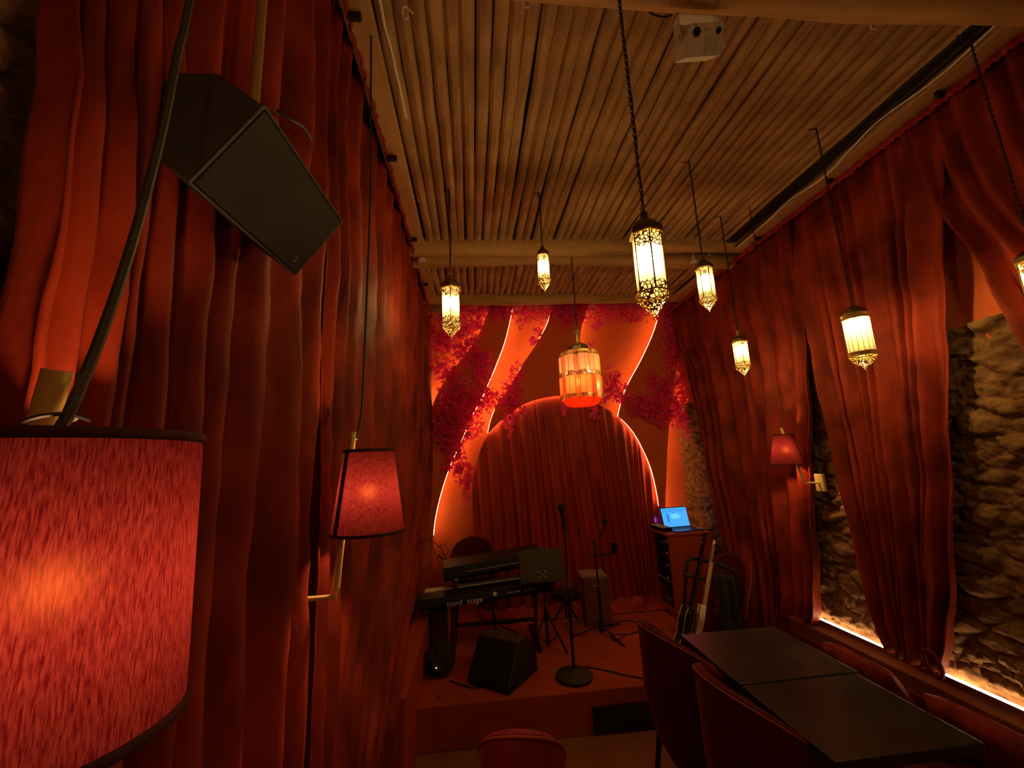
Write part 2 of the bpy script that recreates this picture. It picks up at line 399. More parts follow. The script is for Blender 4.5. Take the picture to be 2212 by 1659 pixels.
# side boards
tag(MB().box((-.42,1.1,3.30), (-.315,2.90,3.345)).build('ceiling_board', board_m, bevel=.004), 'pale plank along the ceiling edge above the left curtain', 'board')
tag(MB().box((-.42,3.20,3.30), (-.315,3.95,3.345)).build('ceiling_board', board_m, bevel=.004), 'short pale plank above the left curtain, over the stage', 'board')
tag(MB().box((2.125,1.1,3.29), (2.25,2.90,3.335)).build('ceiling_board', board_m, bevel=.004), 'pale plank along the ceiling edge above the right curtain', 'board')
tag(MB().box((2.125,3.20,3.29), (2.25,3.95,3.335)).build('ceiling_board', board_m, bevel=.004), 'short pale plank above the right curtain, over the stage', 'board')
tag(MB().box((2.035,1.13,3.325), (2.125,2.86,3.345)).build('cable_tray', black, bevel=.004), 'black cable tray along the ceiling above the right curtain', 'cable tray')
for (bx, bs, pts) in ((-.40, 'left', ((1.25,'nearest the camera'),(1.95,'second from the camera'),(2.75,'third, by the beam pair'),(3.5,'farthest, over the stage'))), (2.22, 'right', ((1.45,'nearest the camera'),(2.05,'second from the camera'),(2.7,'third, by the beam pair'),(3.5,'farthest, over the stage')))):
    for by, w_ in pts:
        s_ = 1 if bx < 0 else -1
        tag(MB().box((min(bx, bx+s_*.05), by-.009, 3.262), (max(bx, bx+s_*.05), by+.009, 3.290)).build('rod_bracket', iron, bevel=.003), f'dark curtain rod bracket on the {bs} ceiling plank, {w_}', 'bracket')
def wavy(a, b, n, amp, seed):
    a = Vector(a); b = Vector(b); out = []
    for i in range(n+1):
        t = i/n; p = a.lerp(b, t)
        p += Vector((noise.noise(Vector((t*5, seed, 0))), 0, noise.noise(Vector((t*5, seed, 9)))*.4))*amp*sin(pi*t)
        out.append(p)
    return out
tag(MB().tube(wavy((2.09,1.13,3.30),(2.13,2.88,3.29),24,.06,1), .005, 6).build('cable', white_dim), 'pale cable sagging under the black ceiling tray', 'cable')
tag(MB().tube(wavy((2.06,1.13,3.305),(2.115,2.88,3.30),24,.05,4), .006, 6).build('cable', cable_m), 'grey cable beside the pale one under the ceiling tray', 'cable')
tag(MB().tube(wavy((-.285,1.13,3.325),(-.27,1.75,3.335),10,.01,4), .005, 6).build('cable', white_dim), 'short pale cable between the left plank and the ceiling poles', 'cable')
for i, (px, py, yy, lab) in enumerate([(880,28,1.13,'white curtain hook under the near beam above the left curtain'), (1140,4,1.13,'white hook under the near beam left of the big lantern chain'), (1890,52,1.13,'white hook under the near beam on its right part'), (957,545,2.99,'white hook on the beam pair left of the leftmost lantern chain'), (1535,547,2.99,'white hook on the beam pair at its right end')]):
    p = ony(px, py, yy)
    pts = [p+Vector((.016*cos(a), .006*sin(2*a), .02*sin(a))) for a in [2*pi*k/14 for k in range(12)]]
    tag(MB().tube(pts, .003, 6).build('hook', white_m), lab, 'hook')

# ================================================================ CURTAINS
def fold_fn(crests, rnd):
    amps = [rnd.uniform(.6, 1) for _ in range(len(crests)+2)]
    def g(u, sharp=1.0):
        k = 0
        while k < len(crests)-2 and u > crests[k+1]: k += 1
        c0, c1 = crests[k], crests[k+1]; t = (u-c0)/(c1-c0); t = min(1.2, max(-.2, t))
        a = amps[k]*(1-t)+amps[k+1]*t
        return a*(.5+.5*cos(2*pi*t))**sharp
    return g
def interp(rows, z):
    rows = sorted(rows, key=lambda r: -r[0])
    if z >= rows[0][0]: return rows[0][1:]
    for a, b in zip(rows, rows[1:]):
        if a[0] >= z >= b[0]:
            t = (a[0]-z)/(a[0]-b[0]+1e-9); t = t*t*(3-2*t)*.5+t*.5
            return tuple(a[i]*(1-t)+b[i]*t for i in range(1, len(a)))
    return rows[-1][1:]
def curtain(name, label, place_fn, rows, nf, seed, m, crests=None, nz=70, per=12, sharp=1.0, group=None, drape=.02):
    """rows: (z, start, end, fold depth); place_fn(s, depth, z) -> point"""
    rnd = random.Random(seed)
    if crests is None:
        w = [rnd.uniform(.5, 1.6) for _ in range(nf)]; c = [0]
        for x in w: c.append(c[-1]+x)
        crests = [x/c[-1] for x in c]
    g = fold_fn(crests, rnd); nu = per*(len(crests)-1)
    us = []
    for k in range(len(crests)-1):
        for j in range(per): us.append(crests[k]+(crests[k+1]-crests[k])*j/per)
    us.append(crests[-1]); z1 = max(r[0] for r in rows); z0 = min(r[0] for r in rows)
    vs = []; fs = []
    for j in range(nz+1):
        z = z1+(z0-z1)*j/nz; a, b, am = interp(rows, z)
        for u in us:
            uu = u + .012*noise.noise(Vector((u*6, z*.9, seed)))
            s = a+(b-a)*u
            d = am*g(uu, sharp) + drape*noise.noise(Vector((u*9, z*2.2, seed+5))) + .006*noise.noise(Vector((u*30, z*11, seed+8)))
            vs.append(place_fn(s, d, z))
    n = len(us)
    for j in range(nz):
        for i in range(n-1): fs.append((j*n+i, j*n+i+1, (j+1)*n+i+1, (j+1)*n+i))
    o = MB().add(vs, fs).build(name, m, smooth=True, solid=.004)
    return tag(o, label, 'curtain', group)
Lp = lambda s, d, z: (-.475+d, s, z)
def pl(px, x=-.40, py=900): return onx(px, py, x).y
edges = [pl(p) for p in (112, 170, 232, 300, 372, 450, 520, 585, 650, 692)]
c1 = [(e-edges[0])/(edges[-1]-edges[0]) for e in edges]
curtain('velvet_curtain', 'nearest red velvet curtain on the left wall, behind the black loudspeaker', Lp,
        [(3.30, edges[0]-.05, edges[-1]+.02, .055), (2.4, edges[0]-.03, edges[-1]+.02, .065), (1.8, edges[0], edges[-1], .075), (1.0, edges[0], edges[-1]-.03, .08), (.02, edges[0], edges[-1]-.10, .08)],
        9, 11, velvet, crests=c1, sharp=.8, nz=90)
edges2 = [pl(p) for p in (706, 724, 745, 772, 805, 822, 838, 850, 862, 872, 880, 888, 895, 901, 907, 912, 916, 920)]
c2 = [(e-edges2[0])/(edges2[-1]-edges2[0]) for e in edges2]
curtain('velvet_curtain', 'far red velvet curtain on the left wall, behind the small red lamp', Lp,
        [(3.30, edges2[0]-.03, 4.38, .07), (1.9, edges2[0], 4.38, .075), (1.4, edges2[0]+.01, 4.10, .08), (.9, edges2[0]+.0, 3.0, .085), (.55, edges2[0]+.02, 2.35, .085), (.02, edges2[0]+.03, 2.1, .085)],
        17, 12, velvet, crests=c2, sharp=.8, nz=90)
Rp = lambda s, d, z: (2.285-d, s, z)
curtain('velvet_curtain', 'red velvet curtain on the right wall nearest the stage, beside the right lamp', Rp,
        [(3.29, 2.45, 4.25, .05), (2.9, 2.50, 4.2, .06), (2.52, 2.485, 4.05, .07), (2.0, 2.54, 3.94, .08), (1.6, 2.63, 3.90, .09), (1.0, 2.72, 3.8, .10), (.67, 2.78, 3.72, .11), (.36, 2.92, 3.66, .11), (.02, 3.0, 3.6, .11)],
        11, 21, velvet, sharp=.9, nz=90)
curtain('velvet_curtain', 'middle red velvet curtain on the right wall, gathered to a knot above the banquette', Rp,
        [(3.29, 1.50, 2.56, .035), (2.9, 1.56, 2.52, .045), (2.81, 1.59, 2.50, .05), (2.45, 1.64, 2.47, .06), (2.2, 1.69, 2.45, .07), (1.6, 1.79, 2.41, .09), (1.07, 1.89, 2.36, .11), (.78, 1.96, 2.33, .12), (.60, 2.03, 2.28, .12)],
        9, 22, velvet, sharp=.9, nz=90)
curtain('velvet_curtain', 'red velvet curtain high on the right wall, swept back towards the near corner', Rp,
        [(3.29, .2, 1.64, .05), (3.0, .2, 1.63, .05), (2.81, .2, 1.60, .055), (2.43, .2, 1.49, .07), (2.0, .2, 1.42, .08), (1.5, .2, 1.25, .08), (.7, .2, 1.1, .08)],
        12, 23, velvet, sharp=.9, nz=90, drape=.012)
# knot loop at the foot of the middle curtain
p = Vector((2.165, 2.02, .66))
loop = [p + Vector((.0, .035*sin(a)+.01*cos(a), .055*cos(a))) for a in [2*pi*k/16 for k in range(17)]]
tag(MB().tube(loop, .010, 8).build('curtain_tieback', velvet_seat, smooth=True), 'red looped tieback at the foot of the middle right curtain', 'tieback')
# fringe along the tops
def fringe(name, label, X, sgn, y0, y1, z):
    vs = []; fs = []; n = int((y1-y0)/.008)
    for i in range(n+1):
        y = y0+(y1-y0)*i/n; a = .004*sin(y*90)+.003*sin(y*31+1)
        vs += [(X+sgn*(.012+a), y, z+.012), (X+sgn*(.022+a*1.5), y, z-.012+.004*sin(y*190)), (X+sgn*(.018+a), y, z-.030+.006*sin(y*230))]
    for i in range(n):
        for k in (0,1): fs.append((i*3+k, i*3+k+1, i*3+k+4, i*3+k+3))
    return tag(MB().add(vs, fs).build(name, fringe_m, solid=.003), label, 'fringe')
fringe('curtain_fringe', 'frilled red heading tape along the top of the left curtains', -.415, 1, .35, 4.35, 3.29)
fringe('curtain_fringe', 'frilled red heading tape along the top of the right curtains', 2.225, -1, .9, 4.35, 3.27)

# stage curtain filling the arch
Bp = lambda s, d, z: (s, 4.487-d, z)
# (the curtain hangs in front of the panels' inner face, inside the arch opening)
def arch_curtain(label, xa, xb, seed, nf, right=False):
    rnd = random.Random(seed); AR = [q(*p) for p in ARC]; top_pts = [p for p in AR]
    def top(x):
        best = None
        for (x0,z0),(x1,z1) in zip(top_pts, top_pts[1:]):
            if min(x0,x1)-1e-6 <= x <= max(x0,x1)+1e-6 and abs(x1-x0) > 1e-5:
                z = z0+(z1-z0)*(x-x0)/(x1-x0); best = z if best is None else max(best, z)
        return (best if best else 1.0)
    w = [rnd.uniform(.5,1.6) for _ in range(nf)]; c = [0]
    for v in w: c.append(c[-1]+v)
    crests = [v/c[-1] for v in c]; g = fold_fn(crests, rnd); vs = []; fs = []; nz = 60; per = 9
    us = [crests[k]+(crests[k+1]-crests[k])*j/per for k in range(nf) for j in range(per)]+[1.0]
    for j in range(nz+1):
        t = j/nz
        for u in us:
            xt = xa[0]+(xb[0]-xa[0])*u; zt = top(min(max(xt, AR[1][0]+.002), AR[-2][0]-.002))+.012
            xbm = xa[1]+(xb[1]-xa[1])*u; x = xt+(xbm-xt)*t; z = zt+(ZS+.01-zt)*t
            lim = top(min(max(x, AR[1][0]+.002), AR[-2][0]-.002))
            d = (.028+.05*min(1, t*2.2))*g(u+.01*noise.noise(Vector((u*8, z, seed)))) + .004*noise.noise(Vector((u*30, z*8, seed)))
            yy = 4.485-d*(.55 if t < .3 else .55+(t-.3)*1.3)
            if t > .9: yy -= (t-.9)*.5*(.4+.6*abs(noise.noise(Vector((u*14, 3, seed)))))
            vs.append((x, min(yy, 4.492), z))
    n = len(us)
    for j in range(nz):
        for i in range(n-1): fs.append((j*n+i, j*n+i+1, (j+1)*n+i+1, (j+1)*n+i))
    root = thing('stage_curtain', label, 'curtain', ((xa[1]+xb[1])/2, 4.4, ZS))
    cl = MB().add(vs, fs).build('drape', velvet_stage, smooth=True, solid=.003)
    # crumpled hem pooled on the stage
    vs = []; fs = []; nu, nv = 90, 16; x0, x1 = xa[1], xb[1]
    for j in range(nv+1):
        for i in range(nu+1):
            u = i/nu; v = j/nv
            x = x0+(x1-x0)*u + .03*noise.noise(Vector((u*12, v*3, seed)))
            y = 4.42-.27*v + .05*noise.noise(Vector((u*10, v*2, seed+4)))
            h = abs(noise.noise(Vector((x*11, v*2.6, seed+2))))*.13 + abs(noise.noise(Vector((x*26, v*5, seed+7))))*.05
            z = ZS+.008 + h*sin(pi*min(1, .25+v*.75))*(1-.3*v) + .09*max(0, .3-v)
            vs.append((x, y, z))
    for j in range(nv):
        for i in range(nu): a = j*(nu+1)+i; fs.append((a, a+1, a+nu+2, a+nu+1))
    hem = MB().add(vs, fs).build('pooled_hem', velvet_stage, smooth=True)
    place(root, [cl, hem])
arch_curtain('wide left half of the red velvet stage curtain in the arch', (q(352,1400)[0], q(352,1400)[0]+.02), (q(1118,1400)[0], q(1198,1400)[0]), 5, 15)
arch_curtain('narrow dark right half of the red velvet stage curtain in the arch', (q(1112,1400)[0], q(1192,1400)[0]), (q(1396,1400)[0], q(1345,1400)[0]), 6, 7)
bl = q(1362,1560)
tag(MB().tube([(bl[0]+.01, 4.478, 1.0), (bl[0]+.02, 4.478, 1.38)], .005, 6).build('light_strip', blue_led), 'blue light tape glowing in the gap at the right foot of the arch', 'light strip')

# ================================================================ BOUGAINVILLEA
def garland(label, blobs, seed, dens=1.0):
    rnd = random.Random(seed); fl = MB(); lf = MB(); st = MB(); cs = []
    for (cx, cy, rx, ry) in blobs:
        c = ony(cx, cy, 4.33); cs.append(c)
        n = int(rx*ry*pi/26*dens)
        for _ in range(n):
            a = rnd.uniform(0, 2*pi); rr = sqrt(rnd.random())*(1+.18*rnd.gauss(0,1))
            p = ony(cx+rx*rr*cos(a), cy+ry*rr*sin(a), 4.33); p.y = 4.375-abs(rnd.gauss(0,.045))
            if rnd.random() < .09:
                d = Vector((rnd.gauss(0,1), -.3+rnd.gauss(0,.5), rnd.gauss(0,1))).normalized(); s = d.orthogonal().normalized()*.010; L = rnd.uniform(.02,.04)
                lf.add([p, p+d*L*.5+s, p+d*L, p+d*L*.5-s], [(0,1,2,3)]); continue
            ax = Vector((rnd.gauss(0,.7), -1, rnd.gauss(0,.7)-.2)).normalized(); u = ax.orthogonal().normalized(); w = ax.cross(u); sz = rnd.uniform(.018,.030); a0 = rnd.uniform(0, 2)
            for k in range(3):
                b = a0+k*2.094; d = (u*cos(b)+w*sin(b)); sd = ax.cross(d)
                p1 = p+d*sz*.55+ax*sz*.35; tip = p+d*sz*1.1+ax*sz*.45
                fl.add([p, p1+sd*sz*.5, tip, p1-sd*sz*.5, p1-ax*sz*.12], [(0,1,4),(1,2,4),(2,3,4),(3,0,4)])
    root = thing('bougainvillea_garland', label, 'flowers', cs[0])
    for c in cs: st.tube([Vector((c.x-.03, 4.392, c.z+.05)), Vector((c.x+.01, 4.385, c.z)), Vector((c.x, 4.388, c.z-.05))], .003, 5)
    parts = [fl.build('blossoms', petal), st.build('stem', rosewood)]; parts[0]['kind'] = 'stuff'
    if lf.v: l = lf.build('leaves', leaf_m); l['kind'] = 'stuff'; parts.append(l)
    place(root, parts)
garland('magenta bougainvillea garland running along the top of the back wall', [(1020,660,35,22),(1060,668,40,22),(1100,665,40,24),(1145,668,38,24),(1190,670,38,28),(1235,668,38,26),(1280,666,38,26),(1325,668,36,28),(1370,668,36,26),(1225,694,14,12),(1290,698,12,16),(1122,700,8,10),(1365,690,18,10),(1165,645,14,10),(1190,632,8,6)], 1)
garland('bougainvillea mass high on the left of the back wall, behind the leftmost lantern', [(1005,690,36,28),(955,715,26,30),(985,735,40,34),(1020,715,24,26),(950,740,22,24),(1010,765,30,26),(1045,775,20,20),(945,785,22,18),(965,805,34,18),(1040,800,22,22)], 2)
garland('large bougainvillea mass left of the arch', [(1045,835,16,16),(985,850,36,28),(1000,885,50,36),(965,880,26,30),(970,925,34,36),(1000,920,34,28),(975,955,28,22),(1035,865,26,20),(1050,850,22,16)], 3)
garland('bougainvillea trailing down beside the arch, lowest of the left flowers', [(985,975,16,22),(990,1000,22,20),(1002,1020,22,22),(1005,1045,14,20),(1008,1070,6,12),(965,1010,8,8)], 4)
garland('small bougainvillea branch between the left flowers and the arch top', [(1075,865,26,18),(1105,845,22,26),(1115,805,16,22),(1110,880,20,24),(1098,915,10,20),(1128,885,10,12)], 5)
garland('small tuft of bougainvillea hanging alone on the second wavy edge', [(1155,730,13,14),(1162,715,8,9)], 6)
garland('bougainvillea sprigs at the arch top behind the glass chandelier', [(1218,872,7,16),(1220,890,5,14),(1275,872,10,12),(1281,892,9,16),(1300,862,14,8),(1276,745,6,6)], 7)
garland('bougainvillea branch right of the glass chandelier', [(1322,815,15,20),(1335,840,22,20),(1345,860,20,14),(1315,850,14,14)], 8)
garland('tall bougainvillea column down the right edge of the back wall', [(1440,650,26,32),(1420,675,20,16),(1450,690,24,28),(1452,730,26,28),(1462,770,24,28),(1468,810,24,28),(1462,850,30,28),(1440,875,34,26),(1470,885,26,26),(1480,915,14,26),(1445,905,32,18),(1425,835,22,20)], 9)
garland('loose bougainvillea spray between the arch and the right column', [(1400,870,26,24),(1380,890,20,16),(1365,880,14,14),(1410,820,14,22),(1385,860,14,16),(1405,895,22,14)], 10, .7)

# ================================================================ LANTERNS
def chain_mb(p0, p1, link=.016, r=.0016):
    m = MB(); p0 = Vector(p0); p1 = Vector(p1); L = (p1-p0).length; n = max(2, int(L/(link*.8))); t = (p1-p0).normalized()
    u = t.orthogonal().normalized(); w = t.cross(u)
    for i in range(n):
        c = p0.lerp(p1, (i+.5)/n); a = u if i % 2 else w
        m.tube([c+t*cos(g)*link*.5+a*sin(g)*link*.27 for g in [2*pi*k/8 for k in range(9)]], r, 4, cap=False)
    return m
def cord_pts(p0, p1, seed, amp=.006, n=30):
    return [Vector(p0).lerp(Vector(p1), i/n)+Vector((noise.noise(Vector((i*.35,seed,0))), noise.noise(Vector((i*.35,seed,5))), 0))*amp*min(1, i/3, (n-i)/3) for i in range(n+1)]
def lantern(label, x, y, z0, z1, r, zc=3.33, sides=6, watts=None, round_=False, rot=.5, bulge=1.0, hang=True, bh=.62):
    """pierced brass lantern hanging from the ceiling poles; z0..z1 is the body"""
    H = z1-z0; t = thing('hanging_lantern', label, 'lantern', (x, y, z0), 0, 'moroccan lanterns over the room')
    n = 16 if round_ else sides
    if round_:
        bot = [(.002,-.03*H),(.008,.0),(.012,.02*H),(r*.6,.06*H),(r*.92,.13*H),(r*.97,.17*H)]
        band1 = [(r*1.02,.17*H),(r*1.05,.19*H),(r*1.0,.21*H),(r*1.05,.235*H),(r*1.0,.25*H)]
        top = [(r*.98,.86*H),(r*.8,.92*H),(r*.5,.965*H),(.012,.985*H),(.006,H)]
        band2 = [(r*1.0,.77*H),(r*1.06,.785*H),(r*1.0,.81*H),(r*1.06,.84*H),(r*1.0,.86*H)]
        g0, g1 = .25*H, .77*H
    else:
        bot = [(.0015,-.05*H),(.006,.0),(.014,.03*H),(r*.95*bulge,.15*H),(r*1.06*bulge,.19*H)]
        band1 = [(r*1.08*bulge,.19*H),(r*1.10*bulge,.205*H),(r,.215*H)]
        top = [(r*1.15,.775*H),(r*1.08,.83*H),(r*.6,.90*H),(.012,.93*H),(.010,H)]
        band2 = [(r,.75*H),(r*1.12,.76*H),(r*1.15,.775*H)]
        g0, g1 = .215*H, .75*H
    o = MB().lathe(bot, n, rot=rot, close=False).build('pierced_base', fil, t)
    MB().lathe(band1, n, rot=rot, close=False).build('ring', brass, t, solid=.001)
    MB().lathe(band2, n, rot=rot, close=False).build('ring', brass, t, solid=.001)
    MB().lathe(top, n, rot=rot, close=False).build('cap', dark_brass, t, solid=.001)
    gp = MB().lathe([(r*.985,g0),(r*.985,g1)], n, rot=rot, close=False).build('glass_panes', glass_y, t)
    fr = MB(); nb = 16 if round_ else sides
    for k in range(nb):
        a = 2*pi*(k+rot)/n; fr.tube([(r*cos(a), r*sin(a), g0), (r*cos(a), r*sin(a), g1)], .0012 if round_ else .0022, 5)
    if not round_:
        for k in range(nb):
            a = 2*pi*(k+rot)/n; b = 2*pi*(k+1+rot)/n
            A = Vector((r*1.01*cos(a), r*1.01*sin(a), 0)); B = Vector((r*1.01*cos(b), r*1.01*sin(b), 0))
            for (za, zb, zm) in ((g0, g0+.07*H, g0+.11*H), (g1, g1-.08*H, g1-.13*H)):
                pass
            fr.tube([A+Vector((0,0,-.0+g0)), A.lerp(B,.5)*1.0+Vector((0,0,-.035*H+g0))*1.0, B+Vector((0,0,g0))], .0016, 4)
    fr.build('frame_bars', dark_brass, gp)
    if not round_:
        up = MB().lathe([(r*1.012,g1-.13*H),(r*1.012,g1)], n, rot=rot, close=False); up.build('pierced_band', fil, gp)
        MB().lathe([(r*1.012,g0),(r*1.012,g0+.085*H)], n, rot=rot, close=False).build('pierced_band', fil, gp)
    # bulb
    bz = g0+bh*(g1-g0); MB().lathe([(.0,bz-.026),(.010,bz-.02),(.015,bz-.005),(.013,bz+.01),(.007,bz+.025),(.006,bz+.035)], 12, close=False).build('bulb', bulb_m, t, smooth=True)
    MB().lathe([(.008,bz+.030),(.009,bz+.036),(.009,max(g1, bz+.05))], 10, close=True).build('socket', iron, t)
    plight(t, (0,0,bz), watts or LANTERN_W, WARM, .014)
    # ring, chain, cord
    rr = .018 if round_ else .009
    MB().tube([Vector((rr*cos(a), 0, H+rr*.8+rr*sin(a))) for a in [2*pi*k/14 for k in range(15)]], .0016, 5).build('hanging_ring', brass if not round_ else dark_brass, t)
    if hang:
        chain_mb((0,0,H+rr*1.6), (0,0,zc-z0)).build('chain', iron, t)
        MB().tube(cord_pts((.003,0,H), (.004,0,zc-z0), x*7), .0022, 5).build('cord', iron, t)
        MB().tube([(-.035,.012,zc-z0-.004),(-.01,.002,zc-z0-.006),(.004,0,zc-z0-.012),(.004,0,zc-z0-.03)], .0028, 5).build('ceiling_hook', iron, t)
    return t
lantern('hexagonal brass lantern with white glowing glass, leftmost of the hanging lanterns', -.10, 2.264, 2.405, 2.775, .056)
lantern('small brass lantern hanging before the beam pair, left of the glass chandelier', .45, 2.28, 2.69, 2.97, .036, bulge=1.05)
lantern('big brass lantern with pierced pointed base, nearest and largest of the hanging ones', .498, 1.026, 2.07, 2.375, .041, zc=3.18, bulge=1.1, rot=.3)
lantern('brass lantern right of the big lantern, before the beam pair', 1.261, 1.977, 2.44, 2.74, .041, bulge=1.05)
lantern('small brass lantern low against the dark right curtain near the stage', 1.775, 2.505, 2.19, 2.475, .046, rot=.1, watts=4.2, bh=.78)
lantern('round brass lantern with striped glass and a big ring, in front of the right curtain', 1.815, 1.719, 2.055, 2.355, .052, round_=True, watts=4.6, bh=.86)
lantern('brass lantern by the right curtain out past the picture edge, on a thin chain', 2.05, 1.22, 2.10, 2.40, .05, bh=.78, watts=1.0)

# unseen lanterns added behind the camera to light the near half of the room
lantern('unseen brass lantern added as fill light behind the viewpoint, over the room centre', .9, -.5, 2.5, 2.8, .05, watts=2.2)
lantern('unseen brass lantern added as fill light behind the viewpoint, over the left side', .25, -.7, 2.5, 2.8, .05, watts=1.8)

def chandelier(x, y, z0, z1):
    H = z1-z0; t = thing('glass_chandelier', 'large hanging chandelier of peach and orange glass strips under a brass dome', 'chandelier', (x, y, z0)); r = .155
    MB().tube([Vector((.022*cos(a), 0, H-.01+.022*sin(a))) for a in [2*pi*k/14 for k in range(15)]], .003, 5).build('hanging_ring', dark_brass, t)
    MB().lathe([(.014,.96*H),(.022,.94*H),(.016,.92*H),(.020,.90*H),(.020,.80*H),(.028,.785*H)], 12).build('neck', brass, t, smooth='auto')
    d = MB().lathe([(.028,.785*H),(.055,.77*H),(.078,.735*H),(.086,.69*H),(.082,.655*H)], 8, close=False); d.build('dome', fil, t, solid=.001)
    MB().lathe([(.052,.766*H),(.074,.733*H),(.081,.69*H),(.079,.655*H)], 8, close=False).build('dome_lining', dark_brass, t)
    # star-shaped plan: ten lobes, three faces each
    NL = 8
    def plan(rr, out):
        pts = []
        for k in range(NL):
            a = 2*pi*k/NL; w = 2*pi/NL
            for da, f in ((-.40, .74), (-.27, .98), (0, 1.03), (.27, .98), (.40, .74)):
                pts.append((rr*f*cos(a+da*w*1.25), rr*f*sin(a+da*w*1.25)))
        return pts
    def tier(za, zb, rr, m, nm, out=1.0):
        P = plan(rr, out); n = len(P); vs = [(u, v, za) for u, v in P]+[(u, v, zb) for u, v in P]
        MB().add(vs, [(i, (i+1)%n, (i+1)%n+n, i+n) for i in range(n)]).build(nm, m, t)
        fr = MB()
        for i in range(n):
            fr.tube([(P[i][0]*1.005, P[i][1]*1.005, za), (P[i][0]*1.005, P[i][1]*1.005, zb)], .0026, 4)
        for z in (za, zb):
            for i in range(n): a, b = P[i], P[(i+1)%n]; fr.tube([(a[0]*1.005, a[1]*1.005, z), (b[0]*1.005, b[1]*1.005, z)], .0018, 4)
        fr.build('brass_frame', brass, t)
    tier(.40*H, .60*H, r*.97, glass_peach, 'peach_glass_strips')
    tier(.12*H, .34*H, r*1.0, glass_orange, 'orange_glass_strips')
    def belt(za, zb, rr):
        P = plan(rr, 1); n = len(P); vs = [(u, v, za) for u, v in P]+[(u, v, zb) for u, v in P]
        MB().add(vs, [(i, (i+1)%n, (i+1)%n+n, i+n) for i in range(n)]).build('belt', fil, t, solid=.001)
    belt(.60*H, .655*H, r*.97); belt(.34*H, .40*H, r*.985); belt(.075*H, .12*H, r*1.0)
    MB().lathe([(r*.93,.655*H),(.082,.655*H)], 16, close=False).build('top_plate', brass, t, solid=.001)
    MB().lathe([(r*.95,.075*H),(r*.72,.0)], 8, close=True, rot=.5).build('base_glass', glass_orange, t)
    fb = MB()
    for k in range(8):
        a = 2*pi*(k+.5)/8; b = 2*pi*(k+1.5)/8
        fb.tube([(r*.95*cos(a), r*.95*sin(a), .075*H), (r*.72*cos(a), r*.72*sin(a), 0)], .002, 4); fb.tube([(r*.72*cos(a), r*.72*sin(a), 0), (r*.72*cos(b), r*.72*sin(b), 0)], .002, 4)
    fb.build('base_frame', brass, t)
    for (bx, by, bz) in ((-.03,-.05,.27*H), (.08,.02,.46*H)):
        MB().lathe([(.0,bz-.026),(.010,bz-.02),(.015,bz),(.008,bz+.03)], 12, c=(bx,by,0), close=False).build('bulb', bulb_soft, t, smooth=True)
        plight(t, (bx,by,bz), 1.1, (1,.50,.20), .014)
    chain_mb((0,0,H+.012), (0,0,3.33-z0)).build('chain', iron, t)
    MB().tube(cord_pts((.003,0,H), (.004,0,3.33-z0), 3), .003, 5).build('cord', iron, t)
chandelier(.81, 2.967, 2.085, 2.685)
for k, (a, b, lab) in enumerate([((1620,455),(1632,520),'thin wire hanging from the ceiling over the right end of the beam pair')]):
    p = onz(*a, 3.30)
    tag(chain_mb((p.x,p.y,3.33), (p.x,p.y,3.02)).build('hanging_chain', iron), lab, 'chain')

# ================================================================ WALL LAMPS
def wall_lamp(label, c, rt, rb, h, wall_x, side, lean=(0,0,0), cable=None, arm=None, plate=None, watts=None):
    """c: centre of the lower rim; a brass rod runs through the shade"""
    t = thing('wall_lamp', label, 'lamp', c)
    sh = MB().lathe([(rb,0),(rt,h)], 48, close=False).build('lamp_shade', shade_m, t, smooth=True)
    rim = MB()
    rim.lathe([(rb+.0008,-.002),(rb+.0015,.006),(rb-.001,.006),(rb-.001,-.002)], 48, close=False)
    MB().lathe([(rb+.0012,-.003),(rb+.0012,.005)], 48, close=False).build('trim_band', trim_m, sh, smooth=True, solid=.002)
    MB().lathe([(rt+.0012,h-.005),(rt+.0012,h+.003)], 48, close=False).build('trim_band', trim_m, sh, smooth=True, solid=.002)
    top = Vector(arm[1]); bot = Vector(arm[0]); MB().tube([bot, top], .0085, 14).build('rod', brass_paint, t, smooth='auto')
    if plate:
        P = Vector(plate); MB().tube([P, (bot.x, bot.y, P.z), bot] if abs(P.z-bot.z) > .01 else [P, bot], .006, 10).build('arm', brass_paint, t)
        MB().box((P.x-.008, P.y-.035, P.z-.055), (P.x+.008, P.y+.035, P.z+.055)).build('wall_plate', brass_paint, t, bevel=.003)
    # spider and bulb
    sp = MB()
    for k in range(3):
        a = 2*pi*k/3; sp.tube([(0,0,h-.02), (rt*cos(a), rt*sin(a), h-.004)], .0012, 4)
    sp.build('spider', brass, t)
    MB().lathe([(.0,h*.62),(.012,h*.58),(.018,h*.48),(.014,h*.38),(.009,h*.30)], 14, close=False).build('bulb', bulb_soft, t, smooth=True)
    plight(t, (0,0,h*.48), watts or LAMP_W, (1,.52,.20), .016)
    if cable:
        pts = [Vector(p)-Vector(c) for p in cable]
        MB().tube(pts, (.0038) if wall_x < 0 else .0028, 6).build('cord', cable_m, t)
    return t
def curve(pts, n=8):
    out = []; P = [Vector(p) for p in pts]
    for i in range(len(P)-1):
        p0 = P[max(i-1,0)]; p1 = P[i]; p2 = P[i+1]; p3 = P[min(i+2,len(P)-1)]
        for k in range(n):
            s = k/n; out.append(.5*((2*p1)+(p2-p0)*s+(2*p0-5*p1+4*p2-p3)*s*s+(3*p1-p0-3*p2+p3)*s**3))
    out.append(P[-1]); return out
cN = Vector((-.325,.375,1.520))
tipN = onx(125,800,-.30)-cN
